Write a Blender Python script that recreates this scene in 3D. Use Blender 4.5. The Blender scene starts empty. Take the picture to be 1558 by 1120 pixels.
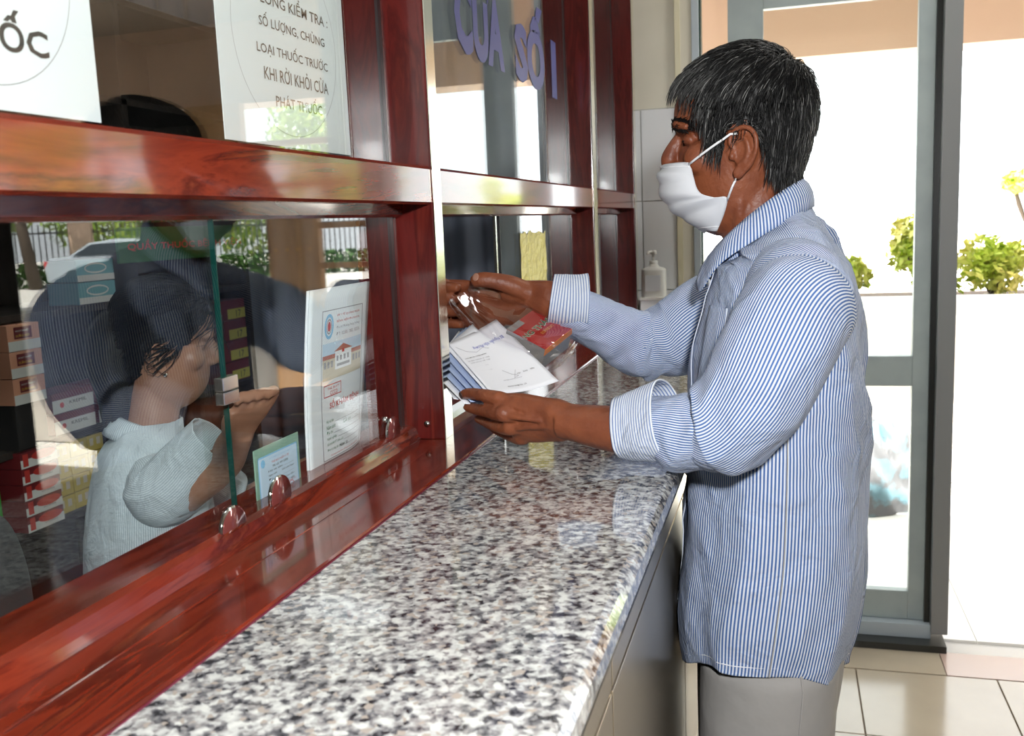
import bpy, bmesh, math, random
import numpy as np
from mathutils import Vector, Matrix
from mathutils.bvhtree import BVHTree

S = bpy.context.scene
COL = S.collection
rnd = random.Random(7)
np.random.seed(7)

# ------------------------------------------------------------------ camera
FPX = 1472.95
YAW, PITCH, ROLL = math.radians(15.955), math.radians(8.467), math.radians(-2.397)
EYE = np.array([0.0, 0.0, 1.40])
_f = np.array([-math.sin(YAW) * math.cos(PITCH), math.cos(YAW) * math.cos(PITCH), -math.sin(PITCH)])
_r0 = np.array([math.cos(YAW), math.sin(YAW), 0.0])
_u0 = np.cross(_r0, _f)
_r = math.cos(ROLL) * _r0 + math.sin(ROLL) * _u0
_u = -math.sin(ROLL) * _r0 + math.cos(ROLL) * _u0
cam_d = bpy.data.cameras.new('camera')
cam_d.sensor_width = 36.0
cam_d.lens = FPX / 1558 * 36
cam_d.clip_start = 0.02
cam_d.dof.use_dof = True
cam_d.dof.focus_distance = 1.30
cam_d.dof.aperture_fstop = 11.0
cam = bpy.data.objects.new('camera', cam_d)
M = Matrix.Identity(4)
for i in range(3):
    M[i][0], M[i][1], M[i][2], M[i][3] = _r[i], _u[i], -_f[i], EYE[i]
cam.matrix_world = M
COL.objects.link(cam)
S.camera = cam


def ray(px, py):
    return (px - 779) / FPX * _r - (py - 560) / FPX * _u + _f


def AX(px, py, X):
    d = ray(px, py)
    return EYE + d * (X / d[0])


def AY(px, py, Y):
    d = ray(px, py)
    return EYE + d * (Y / d[1])


# ------------------------------------------------------------------ world, sun, lamps, exposure
S.view_settings.view_transform = 'Standard'
S.view_settings.look = 'None'
S.view_settings.exposure = 0.0
S.view_settings.gamma = 1.0
S.view_settings.use_curve_mapping = False
try:
    S.cycles.use_denoising = True
    S.cycles.max_bounces = 10
    S.cycles.transparent_max_bounces = 24
    S.cycles.sample_clamp_indirect = 6.0
    S.cycles.caustics_reflective = False
    S.cycles.caustics_refractive = False
except Exception:
    pass
w = bpy.data.worlds.new('sky')
w.use_nodes = True
S.world = w
bg = w.node_tree.nodes['Background']
bg.inputs[0].default_value = (0.93, 0.97, 1.0, 1)
bg.inputs[1].default_value = 4.6


def light(name, kind, loc, energy, target=None, size=0.1, size_y=None, color=(1, 1, 1)):
    d = bpy.data.lights.new(name, kind)
    d.energy = energy
    d.color = color
    if kind == 'AREA':
        d.size = size
        if size_y:
            d.shape = 'RECTANGLE'
            d.size_y = size_y
    if kind == 'SUN':
        d.angle = size
    o = bpy.data.objects.new(name, d)
    o.location = loc
    if target is not None:
        o.rotation_euler = (Vector(target) - Vector(loc)).to_track_quat('-Z', 'Y').to_euler()
    COL.objects.link(o)
    return o


light('sun', 'SUN', (3.0, -4.0, 12.0), 34.0, (2.2, 1.0, 0.0), 0.01, color=(1, 0.96, 0.88))
light('camera_flash', 'AREA', (0.12, -0.15, 1.62), 25.0, (-0.15, 1.3, 1.22), 0.07)
light('hall_fill_light', 'AREA', (0.9, 2.3, 2.84), 16.0, (0.9, 2.3, 0), 0.9, 0.25, (1, 0.98, 0.94))  # fill added to brighten the tiled far wall
light('pharmacy_fill_light', 'AREA', (-1.3, 1.2, 2.62), 7.0, (-1.3, 1.2, 0), 1.2, 0.12, (0.95, 1, 0.98))  # weak fill added for the pharmacy interior

# ------------------------------------------------------------------ materials
MATS = {}


def mat(name, color=(0.8, 0.8, 0.8), rough=0.5, metal=0.0, spec=0.5, coat=0.0, bump=None, noise=None, emit=None, sss=0.0):
    """bump=(scale,strength,distance), noise=(scale, color2, low, high)"""
    m = bpy.data.materials.new(name)
    m.use_nodes = True
    nt = m.node_tree
    b = nt.nodes['Principled BSDF']
    b.inputs['Base Color'].default_value = (*color, 1)
    b.inputs['Roughness'].default_value = rough
    b.inputs['Metallic'].default_value = metal
    b.inputs['Specular IOR Level'].default_value = spec
    b.inputs['Coat Weight'].default_value = coat
    b.inputs['Coat Roughness'].default_value = 0.06
    if sss:
        b.inputs['Subsurface Weight'].default_value = sss
        b.inputs['Subsurface Radius'].default_value = (0.01, 0.004, 0.002)
        b.inputs['Subsurface Scale'].default_value = 0.5
    if emit:
        b.inputs['Emission Color'].default_value = (*emit[0], 1)
        b.inputs['Emission Strength'].default_value = emit[1]
    tc = nt.nodes.new('ShaderNodeTexCoord')
    if noise:
        n = nt.nodes.new('ShaderNodeTexNoise')
        n.inputs['Scale'].default_value = noise[0]
        n.inputs['Detail'].default_value = 6
        r = nt.nodes.new('ShaderNodeMapRange')
        r.inputs[1].default_value = noise[2]
        r.inputs[2].default_value = noise[3]
        x = nt.nodes.new('ShaderNodeMix')
        x.data_type = 'RGBA'
        x.inputs[6].default_value = (*color, 1)
        x.inputs[7].default_value = (*noise[1], 1)
        nt.links.new(tc.outputs['Object'], n.inputs['Vector'])
        nt.links.new(n.outputs['Fac'], r.inputs[0])
        nt.links.new(r.outputs[0], x.inputs[0])
        nt.links.new(x.outputs[2], b.inputs['Base Color'])
    if bump:
        n = nt.nodes.new('ShaderNodeTexNoise')
        n.inputs['Scale'].default_value = bump[0]
        n.inputs['Detail'].default_value = 4
        bp = nt.nodes.new('ShaderNodeBump')
        bp.inputs['Strength'].default_value = bump[1]
        bp.inputs['Distance'].default_value = bump[2]
        nt.links.new(tc.outputs['Object'], n.inputs['Vector'])
        nt.links.new(n.outputs['Fac'], bp.inputs['Height'])
        nt.links.new(bp.outputs[0], b.inputs['Normal'])
    MATS[name] = m
    return m


def ramp(nt, stops):
    r = nt.nodes.new('ShaderNodeValToRGB')
    el = r.color_ramp.elements
    while len(el) < len(stops):
        el.new(0.5)
    for e, (p, c) in zip(el, stops):
        e.position = p
        e.color = (*c, 1)
    return r


def wood_mat(name, dark, mid, lite, axis='Y', rough=0.16, scale=1.0, coat=0.6):
    m = mat(name, mid, rough, coat=coat)
    nt = m.node_tree
    b = nt.nodes['Principled BSDF']
    tc = nt.nodes.new('ShaderNodeTexCoord')
    mp = nt.nodes.new('ShaderNodeMapping')
    sc = {'X': (2.2, 16, 16), 'Y': (16, 2.2, 16), 'Z': (16, 16, 2.2)}[axis]
    mp.inputs['Scale'].default_value = tuple(s * scale for s in sc)
    n = nt.nodes.new('ShaderNodeTexNoise')
    n.inputs['Scale'].default_value = 1.2
    n.inputs['Detail'].default_value = 7
    n.inputs['Roughness'].default_value = 0.62
    n.inputs['Distortion'].default_value = 1.6
    r = ramp(nt, [(0.30, dark), (0.5, mid), (0.58, dark), (0.72, lite)])
    nt.links.new(tc.outputs['Object'], mp.inputs[0])
    nt.links.new(mp.outputs[0], n.inputs['Vector'])
    nt.links.new(n.outputs['Fac'], r.inputs[0])
    nt.links.new(r.outputs[0], b.inputs['Base Color'])
    return m


wood_mat('mahogany', (0.09, 0.010, 0.006), (0.21, 0.027, 0.011), (0.31, 0.060, 0.020), 'Y', coat=0.8)
MATS['mahogany'].node_tree.nodes['Principled BSDF'].inputs['Specular IOR Level'].default_value = 0.15
wood_mat('mahogany_upright', (0.065, 0.007, 0.006), (0.115, 0.012, 0.010), (0.155, 0.020, 0.013), 'Z', rough=0.2)
wood_mat('tan_wood', (0.45, 0.24, 0.10), (0.55, 0.32, 0.15), (0.62, 0.40, 0.20), 'Z', rough=0.5, coat=0)
wood_mat('dark_shelf_wood', (0.012, 0.008, 0.006), (0.022, 0.014, 0.010), (0.035, 0.02, 0.014), 'Z', rough=0.85, coat=0)
mat('banner_green', (0.015, 0.10, 0.02), 0.6)
mat('mahogany_edge', (0.16, 0.02, 0.05), 0.3)
mat('steel', (0.62, 0.55, 0.44), 0.28, 1.0, bump=(60, 0.03, 0.002))
mat('bright_steel', (0.8, 0.8, 0.78), 0.18, 1.0)
mat('sheen_metal', (0.86, 0.82, 0.70), 0.16, 1.0)  # bright finish imitating the reflected sheen on the mullions
mat('red_reflection_steel', (0.20, 0.05, 0.045), 0.12, 0.3, coat=0.6)  # dark red reflection in the finger pulls put into the colour
mat('chrome', (0.85, 0.85, 0.85), 0.08, 1.0)
mat('black', (0.015, 0.015, 0.016), 0.4)
mat('dark_grey_fabric', (0.06, 0.063, 0.068), 0.8, bump=(400, 0.3, 0.001))
mat('joint_red', (0.12, 0.02, 0.015), 0.5)
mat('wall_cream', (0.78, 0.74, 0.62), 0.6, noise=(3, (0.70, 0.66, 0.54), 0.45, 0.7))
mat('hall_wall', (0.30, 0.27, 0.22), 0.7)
mat('wall_tile', (0.88, 0.90, 0.92), 0.12)
mat('grout', (0.45, 0.44, 0.40), 0.8)
mat('cream_strip', (0.75, 0.70, 0.50), 0.4)
mat('ceiling_white', (0.52, 0.49, 0.44), 0.8)
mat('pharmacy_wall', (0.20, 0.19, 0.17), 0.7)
mat('frame_grey', (0.40, 0.47, 0.47), 0.4, noise=(8, (0.35, 0.41, 0.42), 0.4, 0.6))
mat('frame_light', (0.48, 0.55, 0.60), 0.4)
mat('jamb_grey', (0.24, 0.25, 0.255), 0.45)
mat('black_stone', (0.02, 0.022, 0.02), 0.3)
mat('beam_peach', (0.66, 0.46, 0.34), 0.7)
mat('porch_ceiling', (0.24, 0.18, 0.13), 0.8)
mat('white_plaster', (0.85, 0.84, 0.80), 0.7)
mat('parapet_wall', (0.80, 0.74, 0.68), 0.7)
mat('concrete', (0.62, 0.60, 0.56), 0.8, noise=(1.2, (0.52, 0.49, 0.45), 0.4, 0.7))
mat('dirt', (0.16, 0.10, 0.06), 0.9, noise=(20, (0.07, 0.04, 0.03), 0.4, 0.6))
mat('asphalt', (0.10, 0.10, 0.10), 0.8)
mat('bark', (0.10, 0.075, 0.055), 0.9, bump=(20, 0.5, 0.02))
mat('iron', (0.05, 0.055, 0.055), 0.5)
mat('curtain_brown', (0.035, 0.03, 0.028), 0.6)
mat('curtain_blue', (0.18, 0.20, 0.26), 0.8)
mat('paper', (0.80, 0.84, 0.88), 0.6)
mat('paper_white', (0.86, 0.88, 0.92), 0.55)
mat('paper_blue', (0.40, 0.50, 0.72), 0.6)
mat('ink', (0.03, 0.03, 0.03), 0.6)
mat('ink_brown', (0.10, 0.075, 0.06), 0.6)
mat('ink_blue', (0.03, 0.06, 0.42), 0.6)
mat('ink_red', (0.55, 0.04, 0.03), 0.6)
mat('ink_grey', (0.32, 0.32, 0.35), 0.6)
mat('ink_green', (0.05, 0.18, 0.08), 0.6)
mat('letter_blue', (0.035, 0.04, 0.20), 0.4)
mat('light_blue', (0.22, 0.50, 0.75), 0.6)
mat('pale_blue', (0.55, 0.70, 0.85), 0.6)
mat('cream_print', (0.62, 0.56, 0.44), 0.6)
mat('roof_red', (0.45, 0.15, 0.10), 0.6)
mat('box_red', (0.42, 0.01, 0.015), 0.35)
mat('box_orange', (0.95, 0.25, 0.02), 0.35)
mat('box_grey', (0.25, 0.25, 0.24), 0.5)
mat('green_text', (0.01, 0.16, 0.05), 0.4)
mat('gold', (0.75, 0.42, 0.05), 0.4)
mat('maroon', (0.16, 0.01, 0.015), 0.5)
mat('box_yellow', (0.55, 0.42, 0.07), 0.6)
mat('label_yellow', (0.60, 0.55, 0.10), 0.6)
mat('box_teal', (0.16, 0.40, 0.46), 0.6)
mat('box_white', (0.72, 0.72, 0.70), 0.6)
mat('box_green', (0.05, 0.30, 0.04), 0.6)
mat('box_peach', (0.70, 0.32, 0.20), 0.6)
mat('sanitizer_white', (0.80, 0.80, 0.76), 0.35)
mat('skin', (0.24, 0.072, 0.030), 0.46, spec=0.4, noise=(22, (0.15, 0.040, 0.018), 0.38, 0.68), bump=(110, 0.75, 0.0020), sss=0.03)
mat('skin_dark', (0.17, 0.05, 0.022), 0.5)
mat('skin_fair', (0.45, 0.24, 0.16), 0.45, noise=(18, (0.38, 0.18, 0.11), 0.4, 0.7), sss=0.05)
mat('nail', (0.38, 0.20, 0.14), 0.25)
mat('nail_dark', (0.05, 0.03, 0.025), 0.3)
mat('hair_black', (0.009, 0.009, 0.009), 0.5, spec=0.25)
mat('hair_grey', (0.055, 0.055, 0.053), 0.4, spec=0.4)
mat('hair_light', (0.24, 0.24, 0.23), 0.4)
mat('mask_white', (0.62, 0.64, 0.67), 0.7, bump=(900, 0.15, 0.0004))
mat('elastic', (0.85, 0.86, 0.88), 0.6)
mat('trouser_grey', (0.36, 0.345, 0.33), 0.8, bump=(12, 0.5, 0.01), noise=(5, (0.32, 0.31, 0.295), 0.4, 0.7))
mat('eye_white', (0.6, 0.55, 0.5), 0.2)
mat('button', (0.65, 0.66, 0.66), 0.3)
mat('shoe', (0.05, 0.03, 0.02), 0.4)
mat('car_silver', (0.45, 0.50, 0.55), 0.25, 0.3, coat=0.5)
mat('car_glass', (0.03, 0.04, 0.05), 0.05)
mat('tail_red', (0.5, 0.01, 0.01), 0.2)
mat('tyre', (0.02, 0.02, 0.02), 0.8)
mat('hedge_green', (0.05, 0.13, 0.02), 0.7)
mat('leaf', (0.20, 0.33, 0.04), 0.6, noise=(3, (0.32, 0.36, 0.05), 0.4, 0.65))
mat('bush_leaf', (0.42, 0.55, 0.05), 0.5, noise=(5, (0.72, 0.68, 0.20), 0.4, 0.6))
mat('tarp', (0.12, 0.22, 0.27), 0.7, noise=(9, (0.10, 0.10, 0.11), 0.45, 0.55))
mat('added_lamp_glow', (1, 1, 1), 0.4, emit=((0.95, 1, 0.98), 2.0))  # glow of the two added lamps
mat('laminate_green', (0.25, 0.42, 0.33), 0.25)
mat('sticker_yellow', (0.70, 0.62, 0.15), 0.18, bump=(60, 1.0, 0.01))

# granite
g = mat('granite', (0.5, 0.5, 0.5), 0.06, spec=0.6, coat=0.7)
nt = g.node_tree
tc = nt.nodes.new('ShaderNodeTexCoord')
mp = nt.nodes.new('ShaderNodeMapping')
nz = nt.nodes.new('ShaderNodeTexNoise')
nz.inputs['Scale'].default_value = 120
nz.inputs['Detail'].default_value = 3
mixv = nt.nodes.new('ShaderNodeVectorMath')
mixv.operation = 'MULTIPLY_ADD'
mixv.inputs[1].default_value = (0.006, 0.006, 0.006)
nt.links.new(tc.outputs['Object'], nz.inputs['Vector'])
nt.links.new(nz.outputs['Color'], mixv.inputs[0])
nt.links.new(tc.outputs['Object'], mixv.inputs[2])
v1 = nt.nodes.new('ShaderNodeTexVoronoi')
v1.inputs['Scale'].default_value = 215
nt.links.new(mixv.outputs[0], v1.inputs['Vector'])
sep = nt.nodes.new('ShaderNodeSeparateColor')
nt.links.new(v1.outputs['Color'], sep.inputs[0])
lo = nt.nodes.new('ShaderNodeTexNoise')
lo.inputs['Scale'].default_value = 95
lo.inputs['Detail'].default_value = 2
nt.links.new(tc.outputs['Object'], lo.inputs['Vector'])
ad = nt.nodes.new('ShaderNodeMath')
ad.operation = 'MULTIPLY_ADD'
ad.inputs[1].default_value = 0.42
nt.links.new(sep.outputs[0], ad.inputs[0])
sb = nt.nodes.new('ShaderNodeMapRange')
sb.inputs[1].default_value = 0.3
sb.inputs[2].default_value = 0.7
sb.inputs[3].default_value = 0.0
sb.inputs[4].default_value = 0.58
nt.links.new(lo.outputs['Fac'], sb.inputs[0])
nt.links.new(sb.outputs[0], ad.inputs[2])
rp = ramp(nt, [(0.16, (0.03, 0.03, 0.035)), (0.28, (0.10, 0.10, 0.11)), (0.38, (0.22, 0.22, 0.23)), (0.50, (0.36, 0.35, 0.34)), (0.62, (0.54, 0.55, 0.54)), (0.82, (0.74, 0.76, 0.72))])
nt.links.new(ad.outputs[0], rp.inputs[0])
pk = nt.nodes.new('ShaderNodeMix')
pk.data_type = 'RGBA'
pk.inputs[7].default_value = (0.44, 0.39, 0.34, 1)
mr = nt.nodes.new('ShaderNodeMath')
mr.operation = 'GREATER_THAN'
mr.inputs[1].default_value = 0.93
nt.links.new(sep.outputs[1], mr.inputs[0])
nt.links.new(mr.outputs[0], pk.inputs[0])
nt.links.new(rp.outputs[0], pk.inputs[6])
nt.links.new(pk.outputs[2], nt.nodes['Principled BSDF'].inputs['Base Color'])

# floor tile (slightly mottled beige, glossy)
mat('floor_tile', (0.46, 0.39, 0.29), 0.16, noise=(2.5, (0.38, 0.32, 0.24), 0.35, 0.7))
mat('floor_border', (0.48, 0.35, 0.29), 0.2)
mat('floor_grout', (0.22, 0.17, 0.12), 0.8)


def glass_mat(name, tint, r0=0.045, rough=0.0, bump=None):
    m = bpy.data.materials.new(name)
    m.use_nodes = True
    nt = m.node_tree
    nt.nodes.clear()
    out = nt.nodes.new('ShaderNodeOutputMaterial')
    tr = nt.nodes.new('ShaderNodeBsdfTransparent')
    tr.inputs[0].default_value = (*tint, 1)
    gl = nt.nodes.new('ShaderNodeBsdfGlossy')
    gl.inputs['Roughness'].default_value = rough
    gl.inputs['Color'].default_value = (1, 1, 1, 1)
    lw = nt.nodes.new('ShaderNodeLayerWeight')
    lw.inputs[0].default_value = 0.5
    pw = nt.nodes.new('ShaderNodeMath')
    pw.operation = 'POWER'
    pw.inputs[1].default_value = 5
    ml = nt.nodes.new('ShaderNodeMath')
    ml.operation = 'MULTIPLY_ADD'
    ml.inputs[1].default_value = 1 - r0
    ml.inputs[2].default_value = r0
    mx = nt.nodes.new('ShaderNodeMixShader')
    nt.links.new(lw.outputs['Facing'], pw.inputs[0])
    nt.links.new(pw.outputs[0], ml.inputs[0])
    nt.links.new(ml.outputs[0], mx.inputs[0])
    nt.links.new(tr.outputs[0], mx.inputs[1])
    nt.links.new(gl.outputs[0], mx.inputs[2])
    nt.links.new(mx.outputs[0], out.inputs[0])
    if bump:
        tc = nt.nodes.new('ShaderNodeTexCoord')
        n = nt.nodes.new('ShaderNodeTexNoise')
        n.inputs['Scale'].default_value = bump[0]
        n.inputs['Detail'].default_value = 3
        n.inputs['Distortion'].default_value = 1.5
        bp = nt.nodes.new('ShaderNodeBump')
        bp.inputs['Strength'].default_value = 1.0
        bp.inputs['Distance'].default_value = bump[1]
        nt.links.new(tc.outputs['Object'], n.inputs['Vector'])
        nt.links.new(n.outputs['Fac'], bp.inputs['Height'])
        nt.links.new(bp.outputs[0], gl.inputs['Normal'])
    MATS[name] = m
    return m


glass_mat('window_glass', (0.97, 0.99, 0.98))
glass_mat('door_glass', (0.97, 0.99, 0.98))
bag = glass_mat('plastic_film', (0.95, 0.94, 0.96), 0.11, 0.04)
mat('glass_edge', (0.002, 0.035, 0.028), 0.35, spec=0.2)
mat('glass_edge_light', (0.10, 0.32, 0.28), 0.15)

# striped cloth: stripes across uv.x (metres)


def stripe_mat(name, period, c1, c2, duty=0.5):
    m = mat(name, c1, 0.85, spec=0.25)
    nt = m.node_tree
    b = nt.nodes['Principled BSDF']
    uv = nt.nodes.new('ShaderNodeUVMap')
    sp = nt.nodes.new('ShaderNodeSeparateXYZ')
    nt.links.new(uv.outputs[0], sp.inputs[0])
    d = nt.nodes.new('ShaderNodeMath')
    d.operation = 'DIVIDE'
    d.inputs[1].default_value = period
    nt.links.new(sp.outputs[0], d.inputs[0])
    f = nt.nodes.new('ShaderNodeMath')
    f.operation = 'FRACT'
    nt.links.new(d.outputs[0], f.inputs[0])
    pp = nt.nodes.new('ShaderNodeMath')
    pp.operation = 'PINGPONG'
    pp.inputs[1].default_value = 0.5
    nt.links.new(f.outputs[0], pp.inputs[0])
    mr = nt.nodes.new('ShaderNodeMapRange')
    mr.interpolation_type = 'SMOOTHSTEP'
    mr.inputs[1].default_value = 0.5 * duty - 0.05
    mr.inputs[2].default_value = 0.5 * duty + 0.05
    nt.links.new(pp.outputs[0], mr.inputs[0])
    x = nt.nodes.new('ShaderNodeMix')
    x.data_type = 'RGBA'
    x.inputs[6].default_value = (*c1, 1)
    x.inputs[7].default_value = (*c2, 1)
    nt.links.new(mr.outputs[0], x.inputs[0])
    nt.links.new(x.outputs[2], b.inputs['Base Color'])
    tc = nt.nodes.new('ShaderNodeTexCoord')
    n = nt.nodes.new('ShaderNodeTexNoise')
    n.inputs['Scale'].default_value = 15
    n.inputs['Detail'].default_value = 7
    n.inputs['Roughness'].default_value = 0.55
    n.inputs['Distortion'].default_value = 1.0
    bp = nt.nodes.new('ShaderNodeBump')
    bp.inputs['Strength'].default_value = 0.65
    bp.inputs['Distance'].default_value = 0.016
    nt.links.new(tc.outputs['Object'], n.inputs['Vector'])
    nt.links.new(n.outputs['Fac'], bp.inputs['Height'])
    nt.links.new(bp.outputs[0], b.inputs['Normal'])
    return m


stripe_mat('shirt_stripe', 0.0043, (0.07, 0.145, 0.36), (0.66, 0.71, 0.79), 0.50)
stripe_mat('cuff_stripe', 0.0040, (0.20, 0.28, 0.50), (0.72, 0.76, 0.82), 0.40)
stripe_mat('blouse_stripe', 0.0040, (0.45, 0.56, 0.64), (0.72, 0.80, 0.86), 0.40)

# ------------------------------------------------------------------ helpers


def link(name, me, parent=None, **props):
    o = bpy.data.objects.new(name, me)
    COL.objects.link(o)
    if parent is not None:
        o.parent = parent
    for k, v in props.items():
        if v is not None:
            o[k] = v
    return o


def empty(name, loc=(0, 0, 0), rz=0, parent=None, **props):
    o = bpy.data.objects.new(name, None)
    o.empty_display_size = 0.1
    o.location = loc
    o.rotation_euler = (0, 0, rz)
    COL.objects.link(o)
    if parent is not None:
        o.parent = parent
    for k, v in props.items():
        o[k] = v
    return o


def thing(name, label, cat, loc=(0, 0, 0), rz=0, group=None):
    o = empty(name, loc, rz)
    o['label'] = label
    o['category'] = cat
    if group:
        o['group'] = group
    return o


def tag(o, label, cat, group=None):
    o['label'] = label
    o['category'] = cat
    if group:
        o['group'] = group
    return o


def structure(o):
    o['kind'] = 'structure'
    return o


class MB:
    def __init__(s):
        s.v, s.f, s.m, s.uv = [], [], [], {}
        s.mats = []

    def mi(s, m):
        if m not in s.mats:
            s.mats.append(m)
        return s.mats.index(m)

    def add(s, V, F, m, smooth=False):
        n = len(s.v)
        s.v += [tuple(float(c) for c in p) for p in V]
        k = s.mi(m)
        for f in F:
            s.f.append(tuple(i + n for i in f))
            s.m.append((k, smooth))
        return s

    def box(s, lo, hi, m, mtx=None):
        (x0, y0, z0), (x1, y1, z1) = lo, hi
        V = [(x0, y0, z0), (x1, y0, z0), (x1, y1, z0), (x0, y1, z0), (x0, y0, z1), (x1, y0, z1), (x1, y1, z1), (x0, y1, z1)]
        if mtx is not None:
            V = [tuple(mtx @ Vector(p)) for p in V]
        return s.add(V, [(0, 3, 2, 1), (4, 5, 6, 7), (0, 1, 5, 4), (1, 2, 6, 5), (2, 3, 7, 6), (3, 0, 4, 7)], m)

    def tube(s, pts, r, m, n=8, cap=True):
        P = [np.array(p, float) for p in pts]
        R = r if hasattr(r, '__len__') else [r] * len(P)
        V, F = [], []
        ref = np.array([0.0, 0, 1])
        for i, p in enumerate(P):
            t = P[min(i + 1, len(P) - 1)] - P[max(i - 1, 0)]
            tn = np.linalg.norm(t)
            t = t / tn if tn > 1e-7 else np.array([0.0, 1, 0])
            rr = ref if abs(t @ ref) < 0.95 else np.array([1.0, 0, 0])
            a = np.cross(t, rr)
            a /= np.linalg.norm(a)
            b = np.cross(t, a)
            for k in range(n):
                an = 2 * math.pi * k / n
                V.append(p + R[i] * (math.cos(an) * a + math.sin(an) * b))
        for i in range(len(P) - 1):
            for k in range(n):
                F.append((i * n + k, i * n + (k + 1) % n, (i + 1) * n + (k + 1) % n, (i + 1) * n + k))
        if cap:
            F.append(tuple(range(n))[::-1])
            F.append(tuple((len(P) - 1) * n + k for k in range(n)))
        return s.add(V, F, m, True)

    def prism(s, poly, y0, y1, m, axis='y'):
        """polygon of (x,z) swept along y, or (y,z) along x, or (x,y) along z"""
        n = len(poly)
        V = []
        for t in (y0, y1):
            for a, b in poly:
                V.append({'y': (a, t, b), 'x': (t, a, b), 'z': (a, b, t)}[axis])
        F = [(i, (i + 1) % n, n + (i + 1) % n, n + i) for i in range(n)] + [tuple(range(n))[::-1], tuple(range(n, 2 * n))]
        return s.add(V, F, m)

    def mesh(s, name):
        me = bpy.data.meshes.new(name)
        me.from_pydata(s.v, [], s.f)
        for m in s.mats:
            me.materials.append(MATS[m])
        for p, (k, sm) in zip(me.polygons, s.m):
            p.material_index = k
            p.use_smooth = sm
        me.validate()
        me.update()
        bm = bmesh.new()
        bm.from_mesh(me)
        bmesh.ops.recalc_face_normals(bm, faces=bm.faces)
        bm.to_mesh(me)
        bm.free()
        return me

    def build(s, name, parent=None, bevel=0.0, seg=2, **props):
        me = s.mesh(name)
        if bevel:
            bm = bmesh.new()
            bm.from_mesh(me)
            ed = [e for e in bm.edges if len(e.link_faces) == 2 and e.calc_face_angle(0) > 0.6]
            bmesh.ops.bevel(bm, geom=ed, offset=bevel, segments=seg, profile=0.7, affect='EDGES')
            bm.to_mesh(me)
            bm.free()
        return link(name, me, parent, **props)


def box(name, lo, hi, m, parent=None, bevel=0.0, **props):
    return MB().box(lo, hi, m).build(name, parent, bevel, **props)


def cat(P, n, closed=False):
    """Catmull-Rom through control rows"""
    P = np.array(P, float)
    N = len(P)
    ts = np.linspace(0, N - 1, n)
    out = []
    for t in ts:
        i = min(int(t), N - 2)
        u = t - i
        p0 = P[max(i - 1, 0)]
        p1 = P[i]
        p2 = P[i + 1]
        p3 = P[min(i + 2, N - 1)]
        out.append(0.5 * ((2 * p1) + (-p0 + p2) * u + (2 * p0 - 5 * p1 + 4 * p2 - p3) * u * u + (-p0 + 3 * p1 - 3 * p2 + p3) * u ** 3))
    return np.array(out)


def loft(ctrl, nv=40, nu=32, ref=(0, 1, 0), frame=None, disp=None, power=1.0, smooth=True):
    """ctrl rows: x,y,z,a,b ; returns grid (nv,nu,3), arc length per row"""
    C = cat(ctrl, nv) if smooth else np.array(ctrl, float)
    nv = len(C)
    c, A, B = C[:, :3], C[:, 3], C[:, 4]
    G = np.zeros((nv, nu, 3))
    L = np.concatenate([[0], np.cumsum(np.linalg.norm(np.diff(c, axis=0), axis=1))])
    th = np.linspace(0, 2 * math.pi, nu, endpoint=False)
    cs, sn = np.cos(th), np.sin(th)
    if power != 1.0:
        cs = np.sign(cs) * np.abs(cs) ** power
        sn = np.sign(sn) * np.abs(sn) ** power
    for i in range(nv):
        if frame is not None:
            a1, a2 = np.array(frame[0], float), np.array(frame[1], float)
        else:
            t = c[min(i + 1, nv - 1)] - c[max(i - 1, 0)]
            t = t / (np.linalg.norm(t) + 1e-9)
            a1 = np.array(ref, float) - t * (t @ np.array(ref, float))
            a1 /= np.linalg.norm(a1)
            a2 = np.cross(t, a1)
        dr = np.zeros(nu) if disp is None else disp(th / (2 * math.pi), i / (nv - 1), L[i])
        G[i] = c[i] + np.outer((A[i] + dr) * cs, a1) + np.outer((B[i] + dr) * sn, a2)
    return G, L


def grid_faces(nv, nu, closed=True, off=0):
    F = []
    for i in range(nv - 1):
        for j in range(nu if closed else nu - 1):
            k = (j + 1) % nu
            F.append((off + i * nu + j, off + i * nu + k, off + (i + 1) * nu + k, off + (i + 1) * nu + j))
    return F


def closed_loft(ctrl, **kw):
    G, L = loft(ctrl, **kw)
    nv, nu = G.shape[:2]
    V = list(G.reshape(-1, 3))
    F = grid_faces(nv, nu)
    V.append(G[0].mean(0))
    V.append(G[-1].mean(0))
    a, b = nv * nu, nv * nu + 1
    for j in range(nu):
        F.append((a, (j + 1) % nu, j))
        F.append((b, (nv - 1) * nu + j, (nv - 1) * nu + (j + 1) % nu))
    return V, F


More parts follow.
